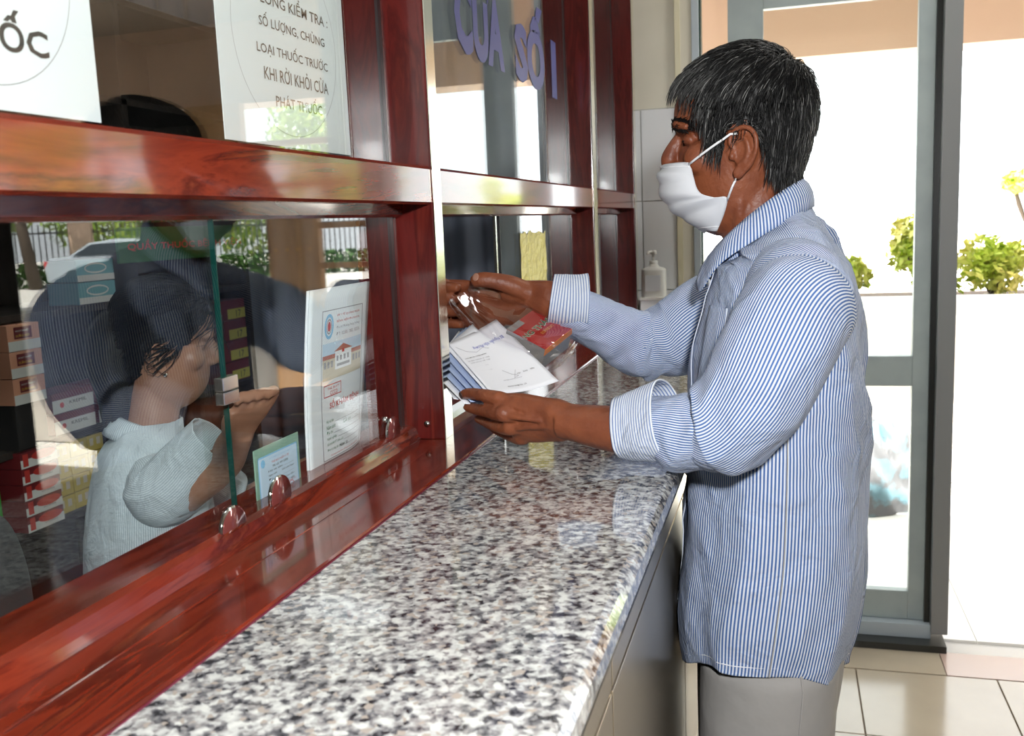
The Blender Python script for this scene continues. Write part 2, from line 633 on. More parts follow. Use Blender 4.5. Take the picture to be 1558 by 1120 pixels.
def cloth_grid(name, G, m, parent=None, ucirc=None, L=None, closed=True, swap=False, thick=0.0, uoff=0.0, **props):
    """a grid mesh with uv in metres; stripes run along v unless swap"""
    nv, nu = G.shape[:2]
    me = bpy.data.meshes.new(name)
    F = grid_faces(nv, nu, closed)
    me.from_pydata([tuple(p) for p in G.reshape(-1, 3)], [], F)
    if ucirc is None:
        ucirc = np.linalg.norm(np.diff(np.concatenate([G, G[:, :1]], 1), axis=1), axis=2).sum(1).mean() if closed else np.linalg.norm(np.diff(G, axis=1), axis=2).sum(1).mean()
    if L is None:
        L = np.concatenate([[0], np.cumsum(np.linalg.norm(np.diff(G, axis=0), axis=2).mean(1))])
    Gw = np.concatenate([G, G[:, :1]], 1) if closed else G
    ucum = np.concatenate([[0], np.cumsum(np.linalg.norm(np.diff(Gw, axis=1), axis=2).mean(0))])
    ucum = ucum / max(ucum[-1], 1e-9)
    uvl = me.uv_layers.new(name='UVMap')
    data = np.zeros((len(me.loops), 2))
    li = 0
    nn = nu if closed else nu - 1
    for i in range(nv - 1):
        for j in range(nn):
            for (a, b) in ((i, j), (i, j + 1), (i + 1, j + 1), (i + 1, j)):
                uu, vv = ucum[b] * ucirc + uoff, L[a]
                data[li] = (vv, uu) if swap else (uu, vv)
                li += 1
    uvl.data.foreach_set('uv', data.ravel())
    for p in me.polygons:
        p.use_smooth = True
    me.materials.append(MATS[m])
    me.update()
    o = link(name, me, parent, **props)
    if thick:
        md = o.modifiers.new('solid', 'SOLIDIFY')
        md.thickness = thick
        md.offset = -1
    return o


def remesh_join(name, parts, voxel, m, parent=None, smooth=4, **props):
    me = bpy.data.meshes.new(name)
    V, F = [], []
    for v, f in parts:
        n = len(V)
        V += [tuple(float(c) for c in p) for p in v]
        F += [tuple(i + n for i in q) for q in f]
    me.from_pydata(V, [], F)
    me.update()
    bm = bmesh.new()
    bm.from_mesh(me)
    bmesh.ops.recalc_face_normals(bm, faces=bm.faces)
    bm.to_mesh(me)
    bm.free()
    o = bpy.data.objects.new(name, me)
    COL.objects.link(o)
    r = o.modifiers.new('r', 'REMESH')
    r.mode = 'VOXEL'
    r.voxel_size = voxel
    s = o.modifiers.new('s', 'SMOOTH')
    s.iterations = smooth
    s.factor = 0.5
    dg = bpy.context.evaluated_depsgraph_get()
    me2 = bpy.data.meshes.new_from_object(o.evaluated_get(dg))
    bpy.data.objects.remove(o)
    me2.name = name
    me2.materials.clear()
    me2.materials.append(MATS[m])
    me2.polygons.foreach_set('use_smooth', [True] * len(me2.polygons))
    me2.update()
    return link(name, me2, parent, **props)


def ellipsoid(c, r, n=16, rot=None):
    V, F = [], []
    for i in range(n + 1):
        ph = math.pi * i / n
        for j in range(2 * n):
            th = math.pi * j / n
            p = Vector((r[0] * math.sin(ph) * math.cos(th), r[1] * math.sin(ph) * math.sin(th), r[2] * math.cos(ph)))
            if rot is not None:
                p = rot @ p
            V.append((p.x + c[0], p.y + c[1], p.z + c[2]))
    return V, grid_faces(n + 1, 2 * n)


def tube_part(pts, rad, n=12, nv=None):
    rows = [(*p, r, r) for p, r in zip(pts, rad)]
    # round ends
    return closed_loft(rows, nv=nv or max(8, 5 * len(rows)), nu=n, ref=(0.13, 0.31, 0.94))


_font_cache = {}


def text_mesh(body, bold=0.0):
    key = (body, bold)
    if key in _font_cache:
        return _font_cache[key]
    cu = bpy.data.curves.new('lettering', 'FONT')
    cu.body = body
    cu.resolution_u = 2
    cu.offset = bold
    o = bpy.data.objects.new('lettering', cu)
    COL.objects.link(o)
    dg = bpy.context.evaluated_depsgraph_get()
    me = bpy.data.meshes.new_from_object(o.evaluated_get(dg))
    bpy.data.objects.remove(o)
    V = np.array([v.co[:] for v in me.vertices])
    F = [tuple(p.vertices) for p in me.polygons]
    _font_cache[key] = (V, F)
    return V, F


def add_text(mb, body, o, U, Vv, w, h, m, bold=0.0, N=None, lift=0.0004):
    """fit text in a box of width w along U and height h along V, lower-left corner at o"""
    V, F = text_mesh(body, bold)
    lo, hi = V.min(0), V.max(0)
    U, Vv = np.array(U, float), np.array(Vv, float)
    N = np.cross(U, Vv) if N is None else np.array(N)
    P = [np.array(o) + U * (p[0] - lo[0]) / (hi[0] - lo[0]) * w + Vv * (p[1] - lo[1]) / (hi[1] - lo[1]) * h + N * lift for p in V]
    mb.add(P, F, m)


def quad(mb, o, U, Vv, u0, v0, u1, v1, m, lift=0.0003):
    U, Vv, o = np.array(U, float), np.array(Vv, float), np.array(o, float)
    N = np.cross(U, Vv)
    mb.add([o + U * a + Vv * b + N * lift for a, b in ((u0, v0), (u1, v0), (u1, v1), (u0, v1))], [(0, 1, 2, 3)], m)


def rect_line(mb, o, U, Vv, u0, v0, u1, v1, t, m, lift=0.0003):
    quad(mb, o, U, Vv, u0, v0, u1, v0 + t, m, lift)
    quad(mb, o, U, Vv, u0, v1 - t, u1, v1, m, lift)
    quad(mb, o, U, Vv, u0, v0, u0 + t, v1, m, lift)
    quad(mb, o, U, Vv, u1 - t, v0, u1, v1, m, lift)


def ring(mb, o, U, Vv, cu, cv, ru, rv, t, m, lift=0.0003, n=64):
    U, Vv, o = np.array(U, float), np.array(Vv, float), np.array(o, float)
    N = np.cross(U, Vv)
    P, F = [], []
    for i in range(n):
        a = 2 * math.pi * i / n
        for k in (0, 1):
            P.append(o + U * (cu + (ru - k * t) * math.cos(a)) + Vv * (cv + (rv - k * t) * math.sin(a)) + N * lift)
    for i in range(n):
        j = (i + 1) % n
        F.append((2 * i, 2 * i + 1, 2 * j + 1, 2 * j))
    mb.add(P, F, m)


def disc(mb, o, U, Vv, cu, cv, ru, rv, m, lift=0.0003, n=32):
    U, Vv, o = np.array(U, float), np.array(Vv, float), np.array(o, float)
    N = np.cross(U, Vv)
    mb.add([o + U * (cu + ru * math.cos(2 * math.pi * i / n)) + Vv * (cv + rv * math.sin(2 * math.pi * i / n)) + N * lift for i in range(n)], [tuple(range(n))], m)


YU, ZU = (0, 1, 0), (0, 0, 1)      # text axes on a plane facing +x

#@@STRUCTURE
# ================================================================== room shell
XF, XG = -0.468, -0.525           # face of the timber partition, plane of its glass
SILL = 1.100
FARY = 3.20

# floor slab and tiles
structure(box('floor', (-2.6, -3.0, -0.12), (6.5, FARY - 0.05, -0.008), 'floor_grout'))
floor_o = bpy.data.objects['floor']
tile_me = None
for ix in range(-1, 5):
    for iy in range(0, 7):
        x0 = 0.21 + (ix - 1) * 0.397
        y0 = 2.985 - (iy + 1) * 0.397
        if x0 + 0.39 < -0.5 or x0 > 1.4:
            continue
        if tile_me is None:
            tile_me = MB().box((0, 0, -0.009), (0.3935, 0.3935, 0.0), 'floor_tile').mesh('floor_tile')
            bm = bmesh.new(); bm.from_mesh(tile_me)
            bmesh.ops.bevel(bm, geom=bm.edges[:], offset=0.0012, segments=1, affect='EDGES')
            bm.to_mesh(tile_me); bm.free()
        t = link('floor_tile', tile_me, floor_o)
        t.location = (x0, y0, 0)
# further tiles joined (behind the camera and off to the side)
mbt = MB()
for ix in range(-7, 16):
    for iy in range(0, 15):
        x0 = 0.21 + (ix - 1) * 0.397
        y0 = 2.985 - (iy + 1) * 0.397
        if -1 <= ix < 5 and iy < 7 and not (x0 + 0.39 < -0.5 or x0 > 1.4):
            continue
        if x0 < -2.6 or y0 < -3.0:
            continue
        mbt.box((x0, y0, -0.009), (x0 + 0.3935, y0 + 0.3935, 0), 'floor_tile')
mbt.build('floor_tiling', floor_o, kind='stuff')
b = MB()
for i in range(8):
    b.box((0.47 + 0.6 * i, 2.988, -0.009), (0.47 + 0.6 * i + 0.597, FARY - 0.05, 0.0), 'floor_border')
b.box((-0.2, 2.988, -0.009), (0.467, FARY - 0.05, 0.0), 'floor_tile')
b.build('border_tile', floor_o)

# far wall (beyond the counter)
wf = structure(empty('wall_far'))
box('plaster', (-0.60, FARY + 0.02, 1.748), (-0.335, FARY + 0.20, 2.9), 'wall_cream', wf)
box('tile_backing', (-0.60, FARY + 0.018, 0), (-0.30, FARY + 0.2, 1.748), 'grout', wf)
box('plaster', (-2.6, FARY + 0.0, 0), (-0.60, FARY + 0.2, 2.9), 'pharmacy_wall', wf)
for k in range(7):
    for j, (a, c) in enumerate(((-0.60, -0.452), (-0.449, -0.34))):
        z1 = 1.744 - 0.2905 * k
        z0 = max(z1 - 0.288, 0.0)
        if z1 > 0.02:
            box('wall_tile', (a, FARY + 0.006, z0), (c, FARY + 0.018, z1), 'wall_tile', wf, 0.0015)
box('corner_strip', (-0.338, FARY - 0.004, 0), (-0.320, FARY + 0.02, 2.9), 'cream_strip', wf, 0.002)
box('pier', (-0.32, FARY + 0.0, 0), (-0.285, FARY + 0.18, 2.9), 'wall_cream', wf)
structure(box('wall_far_lintel', (-0.60, FARY, 2.42), (6.5, FARY + 0.2, 2.95), 'wall_cream'))
structure(box('ceiling', (-2.8, -3.2, 2.9), (6.7, FARY + 0.2, 3.0), 'ceiling_white'))
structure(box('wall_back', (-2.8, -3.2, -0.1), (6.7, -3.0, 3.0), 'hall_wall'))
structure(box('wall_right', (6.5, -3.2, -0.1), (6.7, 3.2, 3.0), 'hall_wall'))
structure(box('wall_far_blocker', (3.85, 3.2, 0.0), (6.7, 3.4, 3.0), 'hall_wall'))  # unseen wall added to cut the ambient light in the hall
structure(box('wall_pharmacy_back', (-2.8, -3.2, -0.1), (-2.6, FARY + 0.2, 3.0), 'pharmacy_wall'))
structure(box('wall_left', (-0.60, -3.0, 0.0), (-0.49, FARY, 1.075), 'white_plaster'))
structure(box('wall_left_upper', (-0.60, -3.0, 2.25), (-0.47, FARY, 2.9), 'wall_cream'))

# ------------------------------------------------------------ the timber and glass partition
part = structure(empty('window_1'))
Y0, Y1 = -1.2, FARY
# sill: profile seen end-on (x,z)
MB().prism([(-0.575, 1.075), (-0.406, 1.075), (-0.406, 1.0985), (-0.4075, 1.1002), (-0.4655, 1.1002), (-0.4668, 1.0996), (-0.4685, 1.0996), (-0.470, 1.1000),
            (-0.505, 1.0995), (-0.508, 1.108), (-0.512, 1.117), (-0.520, 1.120), (-0.575, 1.120)], Y0, Y1, 'mahogany').build('sill', part)
MB().prism([(-0.4058, 1.0765), (-0.4046, 1.0765), (-0.4046, 1.0972), (-0.4058, 1.0972)], Y0, Y1, 'mahogany_edge').build('sill_edge', part)
# mid rail and the header of the lower window
MB().prism([(-0.585, 1.434), (-0.472, 1.431), (-0.468, 1.434), (-0.468, 1.478), (-0.472, 1.482), (-0.585, 1.482)], Y0, Y1, 'mahogany').build('rail', part)
MB().prism([(-0.575, 1.4155), (-0.519, 1.4155), (-0.513, 1.419), (-0.511, 1.4335), (-0.575, 1.4335)], Y0, Y1, 'mahogany').build('header', part)
MB().prism([(-0.575, 1.4815), (-0.520, 1.4815), (-0.516, 1.484), (-0.519, 1.490), (-0.575, 1.490)], Y0, Y1, 'mahogany').build('upper_bead', part)
MB().prism([(-0.585, 2.20), (-0.468, 2.20), (-0.468, 2.25), (-0.585, 2.25)], Y0, Y1, 'mahogany').build('top_rail', part)
for i, y in enumerate((1.272, 2.449, 3.150, -0.35)):
    wd = 0.034 if i == 0 else 0.045
    o = MB().box((-0.585, y, 1.100), (XF + 0.0008, y + wd, 2.22), 'mahogany_upright').build('mullion', part, 0.0025)
    if i < 3:
        # slim metal strip standing in for the glancing sheen on the front face
        box('sheen_strip', (XF + 0.0009, y + 0.001, 1.100 if i else 1.10), (XF + 0.0022, y + wd - 0.001, 2.22), 'sheen_metal' if 'sheen_metal' in MATS else 'mahogany_upright', part)
# jointing beads where the panes meet the mullions
for y0 in (1.262, 2.439, 3.14):
    MB().box((-0.532, y0, 1.12), (-0.5275, y0 + 0.0095, 1.4155), 'black').box((-0.532, y0, 1.49), (-0.5275, y0 + 0.0095, 2.2), 'black').build('gasket', part)
for px, py in ((650, 645),):
    c = AY(px, py, 1.2715)
    MB().tube([(c[0], 1.2725, c[2]), (c[0], 1.2695, c[2])], 0.0045, 'bright_steel', 14).tube([(c[0], 1.2700, c[2]), (c[0], 1.2690, c[2])], 0.0015, 'black', 8).build('screw', part)
MB().tube([(-0.528, 1.2, 1.1425), (-0.523, 1.2, 1.1425)], 0.0045, 'bright_steel', 12).tube([(-0.5235, 1.2, 1.1425), (-0.5222, 1.2, 1.1425)], 0.0017, 'black', 8).build('screw', part)


def pane(y0, y1, z0, z1, x, edge_near=False, edge_far=False, name='glass_pane', m='window_glass'):
    o = box(name, (x - 0.0025, y0, z0), (x + 0.0025, y1, z1), m, part)
    if edge_far:
        e = box('pane_edge', (x - 0.0028, y1 - 0.0002, z0), (x + 0.0028, y1 + 0.0012, z1), 'glass_edge', o)
    if edge_near:
        e = box('pane_edge', (x - 0.0028, y0 - 0.0012, z0), (x + 0.0028, y0 + 0.0002, z1), 'black', o)
    return o


pane(-0.30, 1.27, 1.488, 2.21, -0.527)
pane(1.31, 2.45, 1.488, 2.21, -0.527)
pane(2.50, 3.15, 1.488, 2.21, -0.527)
pa = pane(0.30, 0.812, 1.118, 1.417, -0.522, edge_far=True)
pb_ = pane(0.802, 1.262, 1.118, 1.417, -0.541)
pane(-0.30, 0.32, 1.118, 1.417, -0.552)
# the two sliding panes sit a little askew in their tracks
for o_, piv in ((pa, (-0.522, 0.812)), (pb_, (-0.541, 0.802))):
    T = Matrix.Translation((piv[0], piv[1], 0)) @ Matrix.Rotation(math.radians(-2.4), 4, 'Z') @ Matrix.Translation((-piv[0], -piv[1], 0))
    o_.matrix_basis = T
pane(1.79, 2.449, 1.118, 1.417, -0.527, edge_near=True)
pane(2.495, 3.15, 1.118, 1.417, -0.527)
box('pane_stile', (-0.5295, 1.762, 1.118), (-0.5245, 1.770, 1.417), 'bright_steel', part)

# steel lock clip on the pane edge and the round finger pulls
lk = thing('glass_lock', 'small square polished steel clip lock on the green edge of the sliding pane', 'lock')
MB().box((-0.5185, 0.790, 1.2415), (-0.509, 0.817, 1.2535), 'bright_steel').box((-0.5185, 0.790, 1.2545), (-0.509, 0.817, 1.2675), 'bright_steel').build('clip', lk, 0.001)
for i, (y, z, t) in enumerate(((0.800, 1.118, 'round steel finger pull at the foot of the green pane edge'),
                               (0.893, 1.124, 'round steel finger pull in front of the laminated card'),
                               (1.205, 1.124, 'round steel finger pull by the mullion beside the booklet'))):
    p = thing('finger_pull', t, 'finger pull', (-0.5185, y, z), group='round finger pulls on the sliding panes')
    b = MB()
    n = 28
    b.tube([(-0.001, 0, 0), (0.0022, 0, 0)], 0.0225, 'chrome', n)
    b.build('rim', p)
    MB().tube([(0.0016, 0, 0), (0.0030, 0, 0)], 0.0205, 'red_reflection_steel' if 'red_reflection_steel' in MATS else 'steel', n).build('disc', p)

# ------------------------------------------------------------ counter
ct = thing('service_counter', 'long granite topped service counter clad in brushed steel along the windows', 'counter')
MB().prism([(-0.4044, 1.062), (-0.132, 1.062), (-0.128, 1.066), (-0.126, 1.075), (-0.127, 1.088), (-0.132, 1.094), (-0.138, 1.0965), (-0.4044, 1.0965)], Y0, FARY - 0.01, 'granite').build('granite_top', ct)
me = bpy.data.objects['granite_top'].data
for p in me.polygons:
    p.use_smooth = False
box('carcass', (-0.488, Y0, 0.0), (-0.165, FARY - 0.01, 1.061), 'black', ct)
ys = [-0.42, 0.19, 0.81, 1.43, 2.05, 2.67, 3.19]
for a, c in zip(ys[:-1], ys[1:]):
    box('steel_panel', (-0.165, a + 0.0016, 0.983), (-0.150, c - 0.0016, 1.0605), 'steel', ct, 0.002)
    box('steel_panel', (-0.165, a + 0.0016, 0.505), (-0.150, c - 0.0016, 0.979), 'steel', ct, 0.002)
    box('steel_panel', (-0.165, a + 0.0016, 0.06), (-0.150, c - 0.0016, 0.501), 'steel', ct, 0.002)
    box('joint_strip', (-0.166, c - 0.0014, 0.06), (-0.1535, c + 0.0014, 1.06), 'joint_red', ct)

# ------------------------------------------------------------ far door
dr = structure(empty('door_1'))
DY = FARY
def DX(px, py, Y=DY):
    return AY(px, py, Y)[0]
box('jamb', (0.448, DY - 0.02, 0.045), (0.498, DY + 0.10, 2.44), 'jamb_grey', dr, 0.002)
box('jamb_rebate', (0.432, DY + 0.02, 0.045), (0.449, DY + 0.09, 2.44), 'black_stone', dr)
box('sill_rail', (-0.262, DY - 0.005, 0.022), (0.450, DY + 0.08, 0.068), 'frame_light', dr, 0.002)
box('threshold', (-0.285, DY - 0.06, 0.0), (0.490, DY + 0.10, 0.022), 'black_stone', dr)
box('head_rail', (-0.285, DY - 0.005, 2.36), (0.450, DY + 0.09, 2.43), 'frame_grey', dr, 0.002)
box('narrow_frame', (-0.284, DY - 0.01, 0.02), (-0.262, DY + 0.08, 2.42), 'frame_light', dr, 0.002)
box('glass_leaf_edge', (-0.262, DY + 0.01, 0.07), (-0.257, DY + 0.07, 2.36), 'glass_edge', dr)
lf = empty('door_leaf', parent=dr)
for n_, lo_, hi_ in (('stile', (-0.175, 0.03, 0.07), (-0.067, 0.065, 2.36)), ('stile', (0.383, 0.03, 0.07), (0.432, 0.065, 2.36)),
                     ('rail', (-0.067, 0.03, 0.07), (0.383, 0.065, 0.165)), ('rail', (-0.067, 0.03, 0.842), (0.383, 0.065, 0.938)), ('rail', (-0.067, 0.03, 2.025), (0.383, 0.065, 2.36))):
    box(n_, (lo_[0], DY + lo_[1], lo_[2]), (hi_[0], DY + hi_[1], hi_[2]), 'frame_grey', lf, 0.003)
box('glass', (-0.067, DY + 0.045, 0.165), (0.383, DY + 0.050, 0.842), 'door_glass', lf)
box('glass', (-0.067, DY + 0.045, 0.938), (0.383, DY + 0.050, 2.025), 'door_glass', lf)

# dark folding curtain closing the rest of the opening, seen only in the window's reflection
def pleated(name, x0, x1, y, z0, z1, m, pitch, amp, parent=None, axis='x'):
    n = int(abs(x1 - x0) / pitch * 10)
    G = np.zeros((6, n, 3))
    for i in range(6):
        for j in range(n):
            t = x0 + (x1 - x0) * j / (n - 1)
            d = amp * math.sin(2 * math.pi * (t - x0) / pitch + 0.5 * math.sin(t * 9)) + 0.004 * math.sin(t * 31)
            G[i, j] = (t, y + d, z0 + (z1 - z0) * i / 5) if axis == 'x' else (y + d, t, z0 + (z1 - z0) * i / 5)
    return cloth_grid(name, G, m, parent, closed=False, thick=0.002)


cu = pleated('hall_curtain', 2.22, 3.9, DY - 0.12, 0.01, 2.42, 'curtain_brown', 0.10, 0.03)
tag(cu, 'dark brown pleated curtain mirrored at the left edge of the lower window', 'curtain')

#@@OUTDOORS
# ================================================================== outdoors
structure(box('ground', (-12, FARY - 0.05, -0.14), (60, 60, -0.012), 'concrete'))
structure(box('ground_side', (6.5, -12, -0.14), (60, FARY - 0.05, -0.012), 'concrete'))
pb = MB()
for i in range(14):
    pb.box((-0.6 + 0.6 * i, FARY + 0.06, -0.012), (-0.6 + 0.6 * i + 0.596, 5.2, -0.002), 'white_plaster')
structure(pb.build('porch_floor'))
structure(box('porch_beam', (-3.0, 5.2, 2.16), (9.0, 5.45, 2.62), 'beam_peach'))
structure(box('porch_roof', (-3.0, 4.3, 2.62), (9.0, 5.6, 2.72), 'porch_ceiling'))
pw = thing('porch_wall', 'low pinkish porch wall with a white coping beyond the doorway', 'wall')
box('wall_body', (-3.0, 5.22, 0.0), (8.0, 5.40, 0.855), 'parapet_wall', pw)
box('coping', (-3.0, 5.17, 0.857), (8.0, 5.45, 0.94), 'white_plaster', pw, 0.005)
pl = thing('porch_pillar', 'square tan timber clad pillar mirrored in the window above the booklet', 'pillar')
box('shaft', (2.00, 5.15, 0.0), (2.36, 5.21, 2.16), 'tan_wood', pl, 0.004)
for k in range(4):
    MB().tube([(2.06 + 0.08 * k, 5.15, 1.30), (2.06 + 0.08 * k, 5.135, 1.30)], 0.010, 'gold', 10).build('knob', pl)
rl = thing('porch_rail', 'tan timber rails beside the porch pillar', 'railing')
for z in (1.18, 1.42, 1.66, 1.90):
    box('bar', (1.45, 5.16, z), (2.00, 5.19, z + 0.035), 'tan_wood', rl, 0.003)


def leaf_cloud(centers, n, size, seed, squash=1.0):
    r_ = random.Random(seed)
    V, F = [], []
    for k in range(n):
        c, rad = r_.choice(centers)
        th, ph = r_.uniform(0, 2 * math.pi), math.acos(r_.uniform(-1, 1))
        rr = rad * (0.55 + 0.45 * r_.random())
        p = Vector((c[0] + rr * math.sin(ph) * math.cos(th), c[1] + rr * math.sin(ph) * math.sin(th), c[2] + rr * math.cos(ph) * squash))
        a = Vector((r_.gauss(0, 1), r_.gauss(0, 1), r_.gauss(0, 1))).normalized()
        b_ = a.cross(Vector((r_.gauss(0, 1), r_.gauss(0, 1), r_.gauss(0, 1)))).normalized()
        s_ = size * r_.uniform(0.6, 1.3)
        i = len(V)
        V += [p - a * s_, p + b_ * s_ * 0.45 + a * s_ * .1, p + a * s_, p - b_ * s_ * 0.45 + a * s_ * .1]
        F.append((i, i + 1, i + 2, i + 3))
    return V, F


def bush(loc, R, n, size, m, label, seed, h=1.0, group=None, category='bush'):
    t = thing('bush', label, category, loc, group=group)
    rr = random.Random(seed)
    cs = [((rr.uniform(-R, R) * 0.6, rr.uniform(-R, R) * 0.5, R * h * rr.uniform(0.5, 1.1)), R * rr.uniform(0.4, 0.6)) for _ in range(9)]
    V, F = leaf_cloud(cs, n, size, seed)
    MB().add(V, F, m).build('foliage', t, kind='stuff')
    b = MB()
    for c, r_ in cs[:5]:
        b.tube([(0, 0, 0), (c[0] * 0.5, c[1] * 0.5, c[2] * 0.6), c], [0.012, 0.008, 0.004], 'bark', 6)
    b.build('stem', t)
    return t


structure(box('planter_soil', (-3.0, 5.46, 0.0), (1.75, 6.2, 0.90), 'dirt'))
bush((0.72, 5.85, 0.90), 0.21, 1500, 0.03, 'bush_leaf', 'rounded sunlit yellow-green bush next to the dark door jamb', 3, 1.6, 'bushes on the porch planter')
bush((1.10, 5.85, 0.90), 0.21, 1200, 0.03, 'bush_leaf', 'low pale yellow-green bush right of the rounded one on the planter', 5, 1.0, 'bushes on the porch planter')
bush((1.48, 5.85, 0.90), 0.21, 1200, 0.03, 'bush_leaf', 'pale yellow-green bush at the right edge of the planter', 6, 1.0, 'bushes on the porch planter')
bush((0.33, 5.85, 0.90), 0.17, 1200, 0.03, 'bush_leaf', 'faint bush seen through the glass door leaf', 8, 1.2, 'bushes on the porch planter')


def tree(loc, h, R, seed, label, trunk=0.14, lean=0.0, n=2600, m='leaf', low=0.66):
    t = thing('tree', label, 'tree', loc, group='trees beyond the car park')
    rr = random.Random(seed)
    b = MB().tube([(0, 0, 0), (lean * 0.4, 0, h * 0.3), (lean, 0.1, h * 0.62), (lean * 1.1, 0.1, h * 0.9)], [trunk, trunk * 0.8, trunk * 0.6, 0.03], 'bark', 10)
    cs = []
    for k in range(9):
        a = rr.uniform(0, 6.28)
        c = (lean + R * 0.7 * math.cos(a), R * 0.7 * math.sin(a), h * rr.uniform(low, 1.0))
        cs.append((c, R * rr.uniform(0.35, 0.55)))
        b.tube([(lean * 0.8, 0, h * 0.5), (c[0] * 0.7, c[1] * 0.7, c[2] * 0.85), c], [trunk * 0.4, 0.03, 0.01], 'bark', 5)
    b.build('trunk', t)
    V, F = leaf_cloud(cs, n, 0.16 if h > 3 else 0.06, seed)
    MB().add(V, F, m).build('foliage', t, kind='stuff')


tree((2.95, 13.5, 0), 1.95, 0.30, 11, 'small round tree top showing at the right edge beyond the planter', 0.05, 0, n=900, m='bush_leaf')
tree((23.2, 23.0, 0), 7.0, 1.6, 13, 'leaning tree mirrored just left of the silver car', 0.20, 0.9, n=1600)
tree((24.0, 32.5, 0), 7.0, 3.0, 15, 'broad tree behind the fence, mirrored above the car', 0.2, 0.5, low=0.15, n=4500)
tree((33.0, 28.5, 0), 7.0, 3.2, 16, 'dense tree behind the fence, mirrored beside the brown curtain', 0.2, 0.0, low=0.15, n=4500)
tree((33.0, 37.5, 0), 7.5, 3.2, 17, 'most distant tree, mirrored behind the gate pillar', 0.2, 0.0, low=0.15, n=4500)
tree((17.5, 37.5, 0), 7.0, 3.0, 19, 'broad tree behind the fence, mirrored right of the green pane edge', 0.2, 0.0, low=0.15, n=4500)

# iron fence line and hedge, running across the far side of the car park
fdir = np.array([0.80, -0.60, 0]); fo = np.array([10.0, 36.0, 0.0])
fen = thing('iron_fence', 'black upright iron railing fence behind the silver car', 'fence', tuple(fo), math.atan2(fdir[1], fdir[0]))
for k in range(150):
    m_ = MB() if k == 0 else None
    if k == 0:
        bar_me = MB().tube([(0, 0, 0.2), (0, 0, 2.0)], 0.022, 'iron', 5).mesh('bar')
    o = link('bar', bar_me, fen)
    o.location = (0.18 * k, 0, 0)
box('rail', (0, -0.02, 0.3), (27, 0.02, 0.36), 'iron', fen)
box('rail', (0, -0.02, 1.7), (27, 0.02, 1.76), 'iron', fen)
hg = thing('hedge', 'clipped dark green hedge along the foot of the iron fence', 'hedge', tuple(fo - np.array([0.6, 0.8, 0]) * 1.35), math.atan2(fdir[1], fdir[0]))
V, F = [], []
rr = random.Random(4)
for k in range(9000):
    p = Vector((rr.uniform(0, 27), rr.uniform(-0.5, 0.5), rr.uniform(0, 0.75)))
    a = Vector((rr.gauss(0, 1), rr.gauss(0, 1), rr.gauss(0, 1))).normalized() * 0.10
    b_ = a.cross(Vector((0.3, 0.5, 1))).normalized() * 0.06
    i = len(V)
    V += [p - a, p + b_, p + a, p - b_]
    F.append((i, i + 1, i + 2, i + 3))
MB().add(V, F, 'hedge_green').build('foliage', hg, kind='stuff')
gp = thing('gate_pillar', 'sunlit tan masonry gate pillar in the iron fence', 'pillar', (23.8, 25.65, 0), math.atan2(fdir[1], fdir[0]))
box('shaft', (-0.35, -0.35, 0), (0.35, 0.35, 2.3), 'beam_peach', gp, 0.01)
box('cap', (-0.45, -0.45, 2.3), (0.45, 0.45, 2.45), 'white_plaster', gp, 0.01)

# the car
car = thing('car', 'silver saloon car parked by the hedge with red tail lamps', 'car', (18.3, 21.9, 0.0), math.radians(168))
prof = [(-2.2, 0.35), (-2.25, 0.7), (-2.1, 0.98), (-1.5, 1.02), (-0.95, 1.36), (-0.2, 1.45), (0.5, 1.42), (1.15, 1.02), (1.9, 0.92), (2.2, 0.75), (2.25, 0.4), (2.0, 0.25), (-2.0, 0.25)]
b = MB()
n = len(prof)
rows = []
for yy, sc_, zt in ((-0.86, 0.97, -0.05), (-0.80, 1.0, 0), (0.80, 1.0, 0), (0.86, 0.97, -0.05)):
    for x, z in prof:
        zz = z
        yv = yy * (1 - 0.22 * max(0, z - 0.95) / 0.5)
        rows.append((x * sc_, yv, zz + (zt if z > 0.5 else 0)))
F = []
for i in range(3):
    for j in range(n):
        k = (j + 1) % n
        F.append((i * n + j, i * n + k, (i + 1) * n + k, (i + 1) * n + j))
F += [tuple(range(n)), tuple(3 * n + j for j in range(n))[::-1]]
b.add(rows, F, 'car_silver')
b.build('body', car, 0.03)
for s_ in (-1, 1):
    MB().add([(-1.35, s_ * 0.85, 1.02), (-0.85, s_ * 0.74, 1.32), (0.45, s_ * 0.72, 1.36), (1.0, s_ * 0.85, 1.04), (-1.35, s_ * 0.83, 1.02), (-0.85, s_ * 0.70, 1.32), (0.45, s_ * 0.68, 1.36), (1.0, s_ * 0.83, 1.04)],
             [(0, 1, 2, 3), (7, 6, 5, 4), (0, 4, 5, 1), (1, 5, 6, 2), (2, 6, 7, 3), (3, 7, 4, 0)], 'car_glass').build('side_window', car)
    for x in (-1.35, 1.35):
        MB().tube([(x, s_ * 0.66, 0.32), (x, s_ * 0.88, 0.32)], 0.32, 'tyre', 20).tube([(x, s_ * 0.87, 0.32), (x, s_ * 0.89, 0.32)], 0.19, 'steel', 16).build('wheel', car)
    box('tail_lamp', (-2.27, s_ * 0.62 - 0.17, 0.72), (-2.12, s_ * 0.62 + 0.17, 0.90), 'tail_red', car, 0.02)
    box('head_lamp', (2.12, s_ * 0.62 - 0.15, 0.62), (2.24, s_ * 0.62 + 0.15, 0.76), 'white_plaster', car, 0.02)
